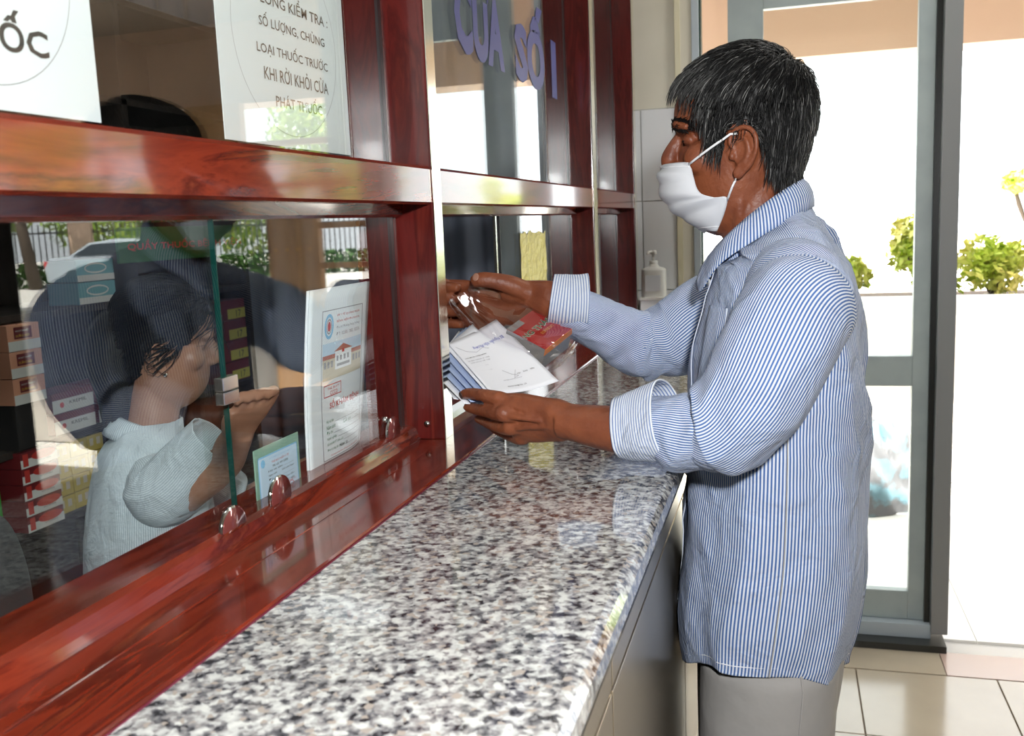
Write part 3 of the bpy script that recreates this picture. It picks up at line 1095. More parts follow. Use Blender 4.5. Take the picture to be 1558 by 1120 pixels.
MB().add([(-1.52, -0.66, 1.05), (-1.52, 0.66, 1.05), (-0.98, 0.60, 1.36), (-0.98, -0.60, 1.36), (-1.45, -0.66, 1.03), (-1.45, 0.66, 1.03), (-0.92, 0.60, 1.34), (-0.92, -0.60, 1.34)],
         [(0, 1, 2, 3), (7, 6, 5, 4), (0, 4, 5, 1), (1, 5, 6, 2), (2, 6, 7, 3), (3, 7, 4, 0)], 'car_glass').build('rear_window', car)

hl = thing('added_ceiling_light', 'unseen lamp panel added on the hall ceiling to brighten the far wall', 'lamp', (0.9, 2.3, 2.855))  # fixture made up to go with the added hall fill
box('housing', (-0.47, -0.15, 0.0), (0.47, 0.15, 0.044), 'white_plaster', hl, 0.003)
box('diffuser', (-0.44, -0.12, -0.004), (0.44, 0.12, 0.0), 'added_lamp_glow', hl)

# crumpled tarpaulin lying in the sun outside the door
def crumple(c, r, seed, m, name, label, category, nu=40, nv=20):
    G = np.zeros((nv, nu, 3))
    rs = np.random.RandomState(seed)
    ph = rs.uniform(0, 6.28, (6, 2))
    for i in range(nv):
        v = i / (nv - 1) * math.pi / 2
        for j in range(nu):
            u = 2 * math.pi * j / nu
            k = 1 + 0.16 * math.sin(3 * u + ph[0, 0]) + 0.13 * abs(math.sin(5 * u + 4 * v + ph[1, 0])) - 0.10 * abs(math.sin(7 * v + 2 * u + ph[2, 0]))
            G[i, j] = (c[0] + r[0] * k * math.cos(u) * math.cos(v), c[1] + r[1] * k * math.sin(u) * math.cos(v), c[2] + r[2] * k * math.sin(v) + 0.001)
    o = cloth_grid(name, G, m)
    tag(o, label, category)
    return o


crumple((0.42, 4.75, 0.0), (0.17, 0.16, 0.36), 5, 'tarp', 'tarpaulin_bundle', 'crumpled blue and grey tarpaulin bundle seen through the lower door glass', 'bundle')
# ================================================================== people
YM = 1.38


def wrinkle(seed, amp, freq, ang=0.0, n=7):
    rs = np.random.RandomState(seed)
    ks = [(freq * rs.uniform(0.6, 1.6), ang + rs.normal(0, 0.45), rs.uniform(0, 6.28), rs.uniform(0.5, 1)) for _ in range(n)]

    def f(x, y):
        wx = 0.02 * np.sin(9 * x + 11 * y + seed) + 0.015 * np.sin(23 * y - 7 * x)
        t = 0
        for k, a, p, g_ in ks:
            s_ = np.sin(k * ((x + wx) * math.cos(a) + (y + wx) * math.sin(a)) + p)
            t = t + g_ * (1 - np.abs(s_)) ** 2
        return amp * (t / n * 2 - 0.5)
    return f


HEAD_ROWS = [(1.372, -0.092, -0.050, 0.020, .2), (1.380, -0.110, -0.020, 0.036, .25), (1.398, -0.128, -0.005, 0.050, .28), (1.420, -0.140, 0.000, 0.060, .30),
             (1.445, -0.144, 0.008, 0.067, .28), (1.470, -0.142, 0.016, 0.071, .25), (1.490, -0.141, 0.022, 0.073, .2), (1.505, -0.139, 0.027, 0.074, .15),
             (1.520, -0.147, 0.030, 0.075, .12), (1.545, -0.147, 0.031, 0.076, .08), (1.570, -0.139, 0.026, 0.073, .05), (1.590, -0.120, 0.012, 0.065, 0),
             (1.604, -0.095, -0.008, 0.050, 0), (1.612, -0.07, -0.03, 0.028, 0), (1.615, -0.056, -0.044, 0.010, 0)]


def head_components():
    R_ = cat(HEAD_ROWS, 60)
    nu = 56
    G = np.zeros((60, nu, 3))
    for i, (z, xf, xb, wd, tp) in enumerate(R_):
        for j in range(nu):
            th = 2 * math.pi * j / nu
            c, s_ = math.cos(th), math.sin(th)
            x = (xf + xb) / 2 - (xb - xf) / 2 * c
            y = wd * s_ * (1 - tp * max(c, 0) ** 1.5)
            # eye sockets
            for sg in (-1, 1):
                dd = ((y - sg * 0.034) / 0.017) ** 2 + ((z - 1.502) / 0.011) ** 2
                if c > 0:
                    x += 0.010 * math.exp(-dd)
                dt = ((x + 0.115) / 0.02) ** 2 + ((z - 1.535) / 0.02) ** 2
                if sg * y > 0:
                    y -= sg * 0.003 * math.exp(-dt)
            G[i, j] = (x, YM + y, z)
    V = list(G.reshape(-1, 3))
    F = grid_faces(60, nu)
    V += [G[0].mean(0), G[-1].mean(0)]
    for j in range(nu):
        F.append((60 * nu, (j + 1) % nu, j))
        F.append((60 * nu + 1, 59 * nu + j, 59 * nu + (j + 1) % nu))
    parts = [(V, F)]
    parts.append(tube_part([(-0.138, YM, 1.512), (-0.149, YM, 1.494), (-0.155, YM, 1.478), (-0.153, YM, 1.466)], [0.007, 0.010, 0.0125, 0.009]))
    for sg in (-1, 1):
        parts.append(ellipsoid((-0.147, YM + sg * 0.011, 1.468), (0.010, 0.008, 0.007), 8))
        parts.append(ellipsoid((-0.1225, YM + sg * 0.031, 1.5020), (0.0115, 0.0150, 0.0088), 10))
        parts.append(tube_part([(-0.142, YM + sg * 0.008, 1.519), (-0.140, YM + sg * 0.028, 1.523), (-0.125, YM + sg * 0.050, 1.517)], [0.004, 0.0075, 0.004]))
        parts.append(ellipsoid((-0.106, YM + sg * 0.045, 1.476), (0.026, 0.0185, 0.024), 8))
        # ear
        e = lambda x, z, o: (x, YM + sg * o, z)
        parts.append(tube_part([e(-.0600, 1.480, .078), e(-.069, 1.490, .077), e(-.066, 1.502, .079), e(-.056, 1.509, .084), e(-.044, 1.507, .089), e(-.0365, 1.497, .092), e(-.0355, 1.482, .092), e(-.041, 1.467, .088), e(-.050, 1.456, .083), e(-.057, 1.449, .080)],
                               [.0028, .0033, .0035, .0036, .0036, .0036, .0035, .0034, .0040, .0045], 10))
        parts.append(tube_part([e(-.056, 1.499, .083), e(-.048, 1.493, .086), e(-.0455, 1.480, .087), e(-.050, 1.467, .085), e(-.059, 1.461, .082)], [.002, .003, .0032, .003, .0025], 8))
        parts.append(ellipsoid(e(-.050, 1.480, .080), (0.0155, 0.0038, 0.027), 10, Matrix.Rotation(sg * math.radians(16), 3, 'Z')))
        parts.append(ellipsoid(e(-.0665, 1.474, .0785), (0.0045, 0.0045, 0.0065), 8))
        parts.append(ellipsoid(e(-.0585, 1.453, .0790), (0.0075, 0.0042, 0.0090), 8))
        parts.append(tube_part([e(-.052, 1.500, .066), e(-.048, 1.480, .070), e(-.055, 1.460, .066)], [.012, .013, .011], 10))
    return parts


def xf_parts(parts, Mx):
    return [([tuple(Mx @ Vector(p)) for p in v], f) for v, f in parts]


man = thing('person', 'grey-haired man in a striped blue shirt and white mask, reaching through the window', 'person', (0, YM, 0))


def P_(px, py, Y):
    return AY(px, py, Y)


def row(p, a, b=None):
    return (p[0], p[1], p[2], a, a if b is None else b)


def hand_parts(wrist, palm_mid, across, hw, th, fingers, thumb, wr=(0.028, 0.021)):
    """wrist, palm_mid points; across = unit vector over the knuckles"""
    wrist, palm_mid, across = (np.array(v, float) for v in (wrist, palm_mid, across))
    across = across / np.linalg.norm(across)
    d = palm_mid - wrist
    out = []
    rows = []
    for t, a, b in ((-0.25, wr[0] * 0.7, wr[1] * 0.7), (0.0, wr[0], wr[1]), (0.3, (wr[0] + hw) / 2, th * 1.12), (0.65, hw, th * 1.1), (0.95, hw, th), (1.08, hw * 0.93, th * 0.8)):
        rows.append((*(wrist + d * t), a, b))
    out.append(closed_loft(rows, nv=26, nu=24, ref=across, power=0.85))
    for pts, rr in fingers:
        out.append(tube_part(pts, rr, 12))
    out.append(tube_part(thumb[0], thumb[1], 12))
    return out


parts = head_components()
parts.append(closed_loft([(0.005, YM, 1.29, .075, .085), (-0.012, YM, 1.335, .062, .066), (-0.030, YM, 1.375, .056, .056), (-0.040, YM, 1.41, .055, .055), (-0.046, YM, 1.445, .056, .057), (-0.052, YM, 1.475, .05, .05)], nv=24, nu=32, frame=((1, 0, 0), (0, 1, 0))))
# neck tendon and larynx
parts.append(tube_part([(-0.060, YM - 0.052, 1.445), (-0.058, YM - 0.046, 1.40), (-0.060, YM - 0.022, 1.345)], [0.011, 0.010, 0.009]))
parts.append(tube_part([(-0.060, YM + 0.052, 1.445), (-0.058, YM + 0.046, 1.40), (-0.060, YM + 0.022, 1.345)], [0.011, 0.010, 0.009]))
parts.append(closed_loft([(-0.02, YM, 0.86, .08, .13), (-0.01, YM, 1.0, .09, .14), (0.0, YM, 1.15, .085, .15), (0.0, YM, 1.27, .070, .140), (-0.005, YM, 1.325, .052, .10)], nv=20, nu=32, frame=((1, 0, 0), (0, 1, 0))))
# near (left) arm
nE, nW = P_(1100, 662, 1.125), P_(856, 640, 1.18)
parts.append(closed_loft([row((0.00, 1.28, 1.26), .045), row((0.008, 1.225, 1.265), .044), row(P_(1170, 540, 1.15), .040), row(nE, .034), row(P_(1040, 662, 1.14), .034), row(P_(950, 655, 1.16), .033, .030), row(nW, .0275, .022)], nv=46, nu=24))
nk = dict(i=P_(760, 607, 1.200), m=P_(766, 630, 1.188), r=P_(777, 651, 1.198), p=P_(794, 667, 1.215))
fing = [([P_(790, 617, 1.200), nk['i'], P_(733, 601, 1.216), P_(715, 599, 1.234), P_(704, 600, 1.246)], [.010, .0105, .0086, .0080, .0064]),
        ([P_(795, 632, 1.195), nk['m'], P_(740, 626, 1.212), P_(722, 622, 1.236), P_(709, 619, 1.250)], [.010, .0110, .0086, .0078, .006]),
        ([P_(800, 645, 1.200), nk['r'], P_(753, 648, 1.225), P_(737, 641, 1.252), P_(726, 637, 1.268)], [.010, .0108, .0082, .0074, .0056]),
        ([P_(808, 657, 1.210), nk['p'], P_(774, 663, 1.240), P_(760, 657, 1.262), P_(750, 653, 1.276)], [.009, .0098, .0074, .0066, .005])]
thumb = ([P_(835, 628, 1.205), P_(805, 618, 1.235), P_(782, 610, 1.262), P_(765, 606, 1.285)], [.016, .014, .011, .008])
KN = []
parts += hand_parts(nW, (nk['i'] + nk['p']) / 2 * 0.5 + (nk['m'] + nk['r']) / 2 * 0.5 + np.array([0.004, 0.008, 0.002]), nk['i'] - nk['p'], .036, .015, fing, thumb)
# tendons on the back of the near hand
for a_, b_, c_ in ((nk['i'], .0105, -.004), (nk['m'], .0115, -.005), (nk['r'], .0108, -.005), (nk['p'], .0095, -.004), (P_(733, 601, 1.216), .0082, -.0025), (P_(740, 626, 1.212), .0082, -.003), (P_(753, 648, 1.225), .0078, -.003)):
    parts.append(ellipsoid(a_ + np.array([0, c_ * 0.55, 0.001]), (b_, b_ * 0.8, b_), 8))
for vx in (((846, 632), (815, 640), (795, 634)), ((840, 650), (812, 652), (792, 648))):
    parts.append(tube_part([P_(vx[0][0], vx[0][1], 1.163), P_(vx[1][0], vx[1][1], 1.178), P_(vx[2][0], vx[2][1], 1.183)], [.0016, .0026, .0016], 6))
for k in ('i', 'm', 'r', 'p'):
    q = nk[k]
    w_ = nW + (q - nW) * 0.30 + np.array([0, -0.014, 0])
    parts.append(tube_part([w_, nW + (q - nW) * 0.65 + np.array([0, -0.0115, 0]), q + np.array([0, -0.002, 0])], [.0035, .0042, .006], 8))
# far (right) arm, palm towards the camera
fE, fW = P_(985, 530, 1.55), P_(838, 456, 1.475)
parts.append(closed_loft([row((0.00, 1.48, 1.26), .045), row((0.008, 1.53, 1.26), .044), row(P_(1060, 500, 1.56), .036), row(fE, .032), row(P_(930, 500, 1.512), .031), row(P_(880, 476, 1.49), .030, .028), row(fW, .030, .024)], nv=46, nu=24))
ys_ = [436, 454, 473, 492]
fing = []
for q, y in enumerate(ys_):
    s_ = (1, 1.03, 1, 0.86)[q]
    dx = (0, -3, -1, 6)[q]
    fing.append(([P_(742, y + 3, 1.492), P_(712 + dx, y, 1.502), P_(682 + dx, y - 2, 1.504), P_(673 + dx, y, 1.484), P_(685 + dx, y + 1, 1.466), P_(699 + dx, y + 2, 1.460)],
                 [.0105 * s_, .0108 * s_, .0098 * s_, .0095 * s_, .0090 * s_, .0070 * s_]))
thumb = ([P_(806, 447, 1.476), P_(778, 434, 1.462), P_(750, 427, 1.452), P_(730, 426, 1.448), P_(718, 430, 1.446)], [.017, .0155, .0128, .0122, .0085])
parts += hand_parts(fW, P_(728, 464, 1.494), P_(712, 436, 1.50) - P_(716, 492, 1.50), .037, .015, fing, thumb, (0.030, 0.023))
parts.append(ellipsoid(P_(785, 448, 1.474), (0.028, 0.014, 0.017), 10))
parts.append(ellipsoid(P_(750, 482, 1.484), (0.020, 0.010, 0.014), 10))
for y_ in (433, 453, 471, 490):
    parts.append(ellipsoid(P_(676, y_, 1.486), (.0105, .0105, .0105), 8))
body = remesh_join('body', parts, 0.0021, 'skin', None, 6)


def inside_push(bvh, p, off):
    loc, nrm, idx, dist = bvh.find_nearest(Vector(p))
    d = Vector(p) - loc
    if d.dot(nrm) < 0 or d.length < off:
        return np.array(loc + nrm * off)
    return np.array(p)


def bvh_of(me):
    return BVHTree.FromPolygons([v.co.copy() for v in me.vertices], [tuple(p.vertices) for p in me.polygons])


# creases: fine displacement of skin over knuckles is left to the bump; now the hair
HX = [-.160, -.146, -.128, -.114, -.102, -.092, -.078, -.070, -.05, -.036, -.028, -.022, -.012, 0, .05]
HZ = [1.582, 1.574, 1.568, 1.548, 1.515, 1.484, 1.478, 1.502, 1.514, 1.508, 1.485, 1.460, 1.443, 1.434, 1.432]


def hair_builder(body_me, scalp, crown, parent, count, length, lift, greyf, inv=None, fwd=(-0.35, 0, 0), down=0.75, name='hair', width=0.0006, seed=2, lowz=None, mats=('hair_black', 'hair_grey', 'hair_light')):
    """cap of raised scalp faces plus combed strands; all in head space"""
    bvh = bvh_of(body_me)
    rs = random.Random(seed)
    mb = MB()
    tri = []
    areas = []
    vmap = {}
    CV, CF = [], []
    co = [np.array(v.co) for v in body_me.vertices]
    no = [np.array(v.normal) for v in body_me.vertices]
    for p in body_me.polygons:
        c = np.array(p.center)
        if scalp(c):
            f = []
            for vi in p.vertices:
                if vi not in vmap:
                    vmap[vi] = len(CV)
                    q = co[vi]
                    h = lift * (0.55 + 0.20 * math.sin(q[0] * 260 + q[2] * 90) * math.sin(q[1] * 210))
                    CV.append(q + no[vi] * h)
                f.append(vmap[vi])
            CF.append(tuple(f))
            tri.append((c, np.array(p.normal)))
            areas.append(p.area)
    mb.add(CV, CF, mats[0], True)
    cum = np.cumsum(areas)
    crown = np.array(crown)
    for k in range(count):
        i = int(np.searchsorted(cum, rs.random() * cum[-1]))
        c, n = tri[min(i, len(tri) - 1)]
        p = c + n * 0.001
        Ln = length * rs.uniform(0.7, 1.25)
        hl = lift * rs.uniform(0.6, 1.25)
        jit = np.array([rs.gauss(0, 0.16), rs.gauss(0, 0.16), rs.gauss(0, 0.16)])
        pts = [p]
        q = p
        ns = 5
        nn = n
        for s_ in range(1, ns + 1):
            d = q - crown
            low_ = 0.0 if not lowz else min(1.0, max(0.0, (lowz - q[2]) / 0.03))
            d = d / (np.linalg.norm(d) + 1e-6) + np.array(fwd) * (1 - low_) + np.array([0.12 * low_, 0, -down * (1 + low_)]) + jit
            d -= nn * (d @ nn)
            d /= (np.linalg.norm(d) + 1e-6)
            q2 = q + d * Ln / ns
            loc, nr, ix, ds = bvh.find_nearest(Vector(q2))
            if loc is None:
                break
            nn = np.array(nr)
            side = (np.array(q2) - np.array(loc))
            t = s_ / ns
            tgt = hl * (0.35 + 0.75 * math.sin(min(t, 0.8) * math.pi / 1.6))
            q2 = np.array(loc) + nn * tgt
            pts.append(q2)
            q = q2
        gprob = greyf(c)
        rr = rs.random()
        m = mats[2] if rr < gprob * 0.12 else (mats[1] if rr < gprob else mats[0])
        wd = width * rs.uniform(0.7, 1.3)
        mb.tube(pts, [wd, wd, wd, wd * 0.8, wd * 0.6, wd * 0.2][:len(pts)], m, 3, cap=False)
    return mb.build(name, parent)


def man_scalp(c):
    x, y, z = c
    if z < 1.43 or abs(y - YM) > 0.0835:
        return False
    if z < 1.515 and -0.075 < x < -0.03 and abs(y - YM) > 0.076:
        return False
    lim = np.interp(x, HX, HZ) + (0.006 if x < -0.06 else 0.003)
    return z > lim + 0.004 * math.sin(x * 400 + y * 300)


def man_grey(c):
    x, y, z = c
    f = 0.22
    if x < -0.085:
        f = 0.6
    if z < 1.53 and x < -0.03:
        f = 0.5
    if z < 1.47:
        f = 0.3
    return f


body.parent = None
hair_builder(body.data, man_scalp, (0.016, YM, 1.602), man, 9500, 0.030, 0.0105, man_grey, lowz=1.565)


def to_world_child(o, parent):
    """keep world coordinates while parenting to an empty that has a location only"""
    o.parent = parent
    o.matrix_parent_inverse = parent.matrix_basis.inverted()


for o in list(COL.objects):
    if o.parent == man:
        to_world_child(o, man)
to_world_child(body, man)


def child(o, p=None):
    p = p or man
    if p.type == 'EMPTY':
        to_world_child(o, p)
    else:
        o.parent = p
    return o


bvh = bvh_of(body.data)
# eyebrows, lashes, nails
mb = MB()
rs = random.Random(9)
for sg in (-1, 1):
    for k in range(260):
        t = rs.random()
        x0 = np.array([-0.151 + 0.030 * t ** 1.5, YM + sg * (0.008 + 0.044 * t), 1.5215 + 0.003 * math.sin(t * 3) - 0.002 * t + rs.uniform(-.0045, .0045)])
        loc, nr, _, _ = bvh.find_nearest(Vector(x0))
        a = np.array(loc)
        dr = np.array([0.45 + 0.4 * t, sg * 0.6, 0.35 - 0.8 * t]) + np.array([rs.gauss(0, .2) for _ in range(3)])
        mb.tube([a, a + np.array(nr) * 0.002 + dr * 0.004, a + np.array(nr) * 0.003 + dr * 0.009], [0.0009, 0.0007, 0.0003], 'hair_black', 3, cap=False)
child(mb.build('eyebrow'))
for sg in (-1, 1):
    pts = []
    for t in np.linspace(-1, 1, 9):
        p0 = Vector((-0.138, YM + sg * (0.032 + 0.013 * t), 1.4968 + 0.0012 * (1 - t * t)))
        loc, nr, _, _ = bvh.find_nearest(p0)
        pts.append(np.array(loc + nr * 0.0003))
    child(MB().tube(pts, [0.0005, .0010, .0012, .0013, .0013, .0013, .0012, .0010, .0005], 'hair_black', 6).build('eyelash'))


def nail(p, r_, rot, m='nail'):
    loc, nr, _, _ = bvh.find_nearest(Vector(p))
    q = nr.to_track_quat('Z', 'X').to_matrix() @ Matrix.Rotation(rot, 3, 'Z')
    V, F = ellipsoid((0, 0, 0), (r_[0], r_[1], 0.0012), 8)
    V = [tuple(q @ Vector(v) + loc) for v in V]
    child(MB().add(V, F, m, True).build('nail'))


nail(P_(723, 421, 1.437), (0.007, 0.0055), 0.2)
nail(P_(704, 601, 1.24), (0.0055, 0.0042), 0.2, 'nail_dark')

# --- mask
def bez(pts, n):
    return cat(pts, n)


nvm, num = 34, 61
Cc = bez([(-0.1635, 1.4720), (-0.1690, 1.452), (-0.1630, 1.426), (-0.150, 1.408), (-0.132, 1.394), (-0.106, 1.380)], nvm)
ec = [P_(1051, 246, 1.325), P_(1055, 268, 1.316), P_(1064, 292, 1.312), P_(1085, 300, 1.312), P_(1106, 301, 1.314), P_(1102, 325, 1.325), P_(1091, 352, 1.340)]
Ec = bez([(p[0], p[1] - YM, p[2]) for p in ec], nvm)
G = np.zeros((nvm, num, 3))
for i in range(nvm):
    cx, cz = Cc[i]
    ex, ey, ez = Ec[i]
    for j in range(num):
        s_ = (j / (num - 1)) * 2 - 1
        a = abs(s_) * math.pi / 2
        wv = (1 - math.cos(a)) ** 0.85
        x = cx + (ex - cx) * wv
        z = cz + (ez - cz) * wv ** 0.9
        y = YM + math.copysign(-ey * math.sin(a) ** 0.9, s_) * 1.0
        if i > 3:
            v = i / nvm
            pl_ = 0.0062 * abs(math.sin(v * 13.0 + 0.6 * s_ * s_)) * (1 - abs(s_) ** 3)
            x -= pl_ * 0.8
            y += (-pl_ if s_ < 0 else pl_) * 0.6
        q = inside_push(bvh, (x, y, z), 0.0032)
        G[i, j] = q
# soften the pushed grid
for _ in range(1):
    G[1:-1, 1:-1] = 0.5 * G[1:-1, 1:-1] + 0.125 * (G[:-2, 1:-1] + G[2:, 1:-1] + G[1:-1, :-2] + G[1:-1, 2:])
mk = cloth_grid('face_mask', G, 'mask_white', closed=False, thick=0.0012)
child(mk)
for rr_ in (2, nvm - 3):
    child(MB().tube([G[rr_, j] + np.array([-.0006, 0, 0]) for j in range(0, num, 2)], 0.0005, 'elastic', 5).build('mask_seam'), mk)
for sg, side in ((1, 0), (-1, num - 1)):
    c1, c2 = G[1, side], G[int(nvm * 0.68), side]
    e1 = np.array([-0.060, YM - sg * 0.0815, 1.506])
    e2 = np.array([-0.060, YM - sg * 0.0800, 1.448])
    for a, b_ in ((c1, e1), (c2, e2)):
        pts = [inside_push(bvh, a + (b_ - a) * t + np.array([0, -sg * 0.012 * math.sin(math.pi * t), 0]), 0.003) for t in np.linspace(0, 1, 9)]
        child(MB().tube(pts, 0.0016, 'elastic', 6).build('ear_loop'), mk)

# --- trousers and shoes
tp = [closed_loft([(-0.020, YM, 0.66, .085, .125), (-0.020, YM, 0.74, .098, .158), (-0.020, YM, 0.82, .104, .168), (-0.022, YM, 0.90, .100, .160), (-0.02, YM, 0.96, .096, .150)], nv=20, nu=36, frame=((1, 0, 0), (0, 1, 0)))]
for y, dx in ((YM - 0.088, 0.0), (YM + 0.088, -0.018)):
    tp.append(closed_loft([(-0.022 + dx, y, 0.80, .092, .085), (-0.028 + dx, y, 0.66, .090, .082), (-0.035 + dx, y, 0.46, .078, .072), (-0.020 + dx, y, 0.25, .070, .066), (-0.005 + dx, y, 0.05, .068, .064)],
                          nv=40, nu=32, frame=((1, 0, 0), (0, 1, 0)), disp=lambda u, v, L: 0.004 * np.sin(2 * np.pi * u * 3 + 6 * v) * v))
tr_ = remesh_join('trousers', tp, 0.006, 'trouser_grey', None, 6)
child(tr_)
tb = bvh_of(tr_.data)
pts = []
for t in np.linspace(0, 1, 14):
    loc, nr, _, _ = tb.find_nearest(Vector((0.030 - 0.012 * t, YM - 0.17, 0.84 - 0.16 * t)))
    pts.append(np.array(loc + nr * 0.0008))
child(MB().tube(pts, 0.0016, 'trouser_grey', 6).build('pocket_seam'), tr_)
for y, dx in ((YM - 0.088, 0.0), (YM + 0.088, -0.018)):
    sh = closed_loft([(0.06 + dx, y, 0.035, .02, .02), (0.05 + dx, y, 0.045, .044, .036), (-0.02 + dx, y, 0.040, .039, .036), (-0.12 + dx, y, 0.034, .033, .042), (-0.19 + dx, y, 0.025, .024, .034), (-0.205 + dx, y, 0.02, .01, .015)], nv=24, nu=24, ref=(0, 0, 1))
    child(MB().add(sh[0], sh[1], 'shoe', True).build('shoe'))

# --- shirt
w1 = wrinkle(1, 0.018, 15, 0.35)
w2 = wrinkle(2, 0.009, 34, 1.0)


def torso_disp(u, v, L):
    x, y = u * 0.95, v * 0.66
    return w1(x, y) + w2(x, y) * (0.4 + 0.6 * v) + 0.004 * np.sin(2 * np.pi * u * 7 + 1.0) * (1 - v) ** 1.5


T_ROWS = [(-0.034, YM, 0.778, .116, .180), (-0.027, YM, 0.85, .129, .188), (-0.017, YM, 0.95, .127, .186), (-0.013, YM, 1.05, .123, .182), (-0.011, YM, 1.13, .120, .182),
          (-0.007, YM, 1.22, .112, .186), (-0.004, YM, 1.30, .098, .184), (-0.006, YM, 1.345, .083, .170), (-0.013, YM, 1.380, .069, .136), (-0.022, YM, 1.404, .060, .092), (-0.028, YM, 1.418, .056, .064)]
TG, TL = loft(T_ROWS, nv=150, nu=220, frame=((1, 0, 0), (0, 1, 0)), power=0.86, disp=torso_disp)
th = np.linspace(0, 2 * math.pi, 220, endpoint=False)
for i in range(60):
    f_ = (1 - i / 60) ** 1.5
    TG[i, :, 2] += f_ * (0.048 * np.sin(th) ** 2 + 0.004 * np.sin(5 * th))
for i in range(150):
    for j in range(220):
        fz = (TG[i, j, 2] - 1.335) / 0.083
        if fz > 0:
            TG[i, j, 2] -= fz * 0.072 * (1 - math.cos(th[j])) / 2
            TG[i, j, 0] += fz * 0.010 * (1 - math.cos(th[j])) / 2
for i in range(40):
    TG[i, :, 2] -= (1 - i / 40) * 0.018 * (1 + np.cos(th)) / 2
shirt = cloth_grid('shirt', TG, 'shirt_stripe', ucirc=1.02, thick=0.0012)
child(shirt)

# side seam, placket, buttons, pocket: cut from the same surface
def surf_strip(name, j0, j1, i0, i1, off, m, swap=False):
    js = [j % 220 for j in range(j0, j1 + 1)]
    Gs = TG[i0:i1 + 1][:, js].copy()
    ctr = TG[i0:i1 + 1].mean(1, keepdims=True)
    d = Gs - ctr
    d[:, :, 2] = 0
    d /= np.linalg.norm(d, axis=2, keepdims=True)
    Gs += d * off
    return cloth_grid(name, Gs, m, closed=False, thick=0.0015, swap=swap)


child(surf_strip('placket', 113, 118, 2, 140, 0.0030, 'shirt_stripe'), shirt)
child(surf_strip('pocket', 126, 140, 62, 86, 0.0028, 'shirt_stripe'), shirt)
for i in (14, 44, 58, 92, 108, 130):
    p = TG[i, 116]
    ctr = TG[i].mean(0)
    d = p - ctr
    d[2] = 0
    d /= np.linalg.norm(d)
    V, F = ellipsoid((0, 0, 0), (0.0055, 0.0055, 0.0016), 8)
    q = Vector(d).to_track_quat('Z', 'X').to_matrix()
    child(MB().add([tuple(q @ Vector(v) + Vector(p + d * 0.0052)) for v in V], F, 'button', True).build('button'), shirt)
sm = [TG[i, 168] + np.array([0, -0.0006, 0]) for i in range(0, 110)]
child(MB().tube(sm, 0.0009, 'trouser_grey', 5).build('seam'), shirt)
hem = [TG[3, j % 220] * 1.0 for j in range(0, 221, 2)]
child(MB().tube([p + np.array([0, 0, 0.006]) for p in hem], 0.0010, 'elastic', 4).build('hem'), shirt)


def sleeve(name, rows, seed, elbow, nv=110, nu=120, **kw):
    wA = wrinkle(seed, 0.016, 34, math.pi / 2)
    wB = wrinkle(seed + 1, 0.0085, 26, 0.9)

    def dsp(u, v, L):
        x, y = u * 0.42, L
        g = math.exp(-((v - elbow) / 0.20) ** 2)
        return wA(x, y) * (0.25 + 1.2 * g) + wB(x, y) * (0.5 + 0.6 * g)
    Gx, Lx = loft(rows, nv=nv, nu=nu, disp=dsp, ref=(0.1, 1, 0.1))
    # tame any fold-over on the inner side of the elbow
    for _ in range(3):
        Gx[1:-1] = 0.5 * Gx[1:-1] + 0.25 * (Gx[:-2] + Gx[2:])
    return cloth_grid(name, Gx, 'shirt_stripe', ucirc=0.42, L=Lx, thick=0.0012, **kw)


child(sleeve('sleeve', [row((0.000, 1.290, 1.312), .052), row((0.010, 1.245, 1.310), .062), row((0.016, 1.205, 1.290), .069), row(P_(1202, 490, 1.165), .068), row(P_(1154, 585, 1.135), .065), row(P_(1110, 645, 1.125), .061), row(P_(1082, 660, 1.128), .053), row(P_(1062, 656, 1.132), .040)], 31, 0.85), shirt)
child(sleeve('sleeve_fold', [row(P_(1120, 655, 1.130), .040), row(P_(1085, 662, 1.130), .050), row(P_(1050, 660, 1.136), .050), row(P_(1010, 653, 1.148), .043), row(P_(975, 652, 1.158), .039)], 35, 0.3, nv=70), shirt)
child(sleeve('sleeve', [row((0.000, 1.475, 1.300), .050), row((0.008, 1.520, 1.300), .060), row(P_(1095, 470, 1.565), .066), row(P_(1030, 512, 1.56), .066), row(P_(990, 522, 1.548), .060), row(P_(968, 524, 1.540), .048)], 41, 0.9), shirt)
child(sleeve('sleeve_fold', [row(P_(1010, 522, 1.552), .045), row(P_(975, 524, 1.542), .055), row(P_(930, 502, 1.515), .047), row(P_(885, 480, 1.490), .042), row(P_(860, 468, 1.480), .040)], 45, 0.3, nv=70), shirt)


def cuff(rows, parent, seed):
    wA = wrinkle(seed, 0.003, 40, 0.4)
    Gx, Lx = loft(rows, nv=24, nu=96, disp=lambda u, v, L: wA(u * 0.3, L) + 0.002 * np.sin(2 * np.pi * 3 * u + seed), ref=(0.1, 1, 0.1))
    return child(cloth_grid('cuff', Gx, 'cuff_stripe', ucirc=0.26, swap=True, thick=0.002), parent)


cuff([row(P_(944, 651, 1.163), .0385), row(P_(975, 648, 1.158), .044), row(P_(1018, 641, 1.148), .0515)], shirt, 3)
cuff([row(P_(838, 458, 1.475), .0420), row(P_(862, 461, 1.480), .044), row(P_(893, 462, 1.489), .047)], shirt, 5)

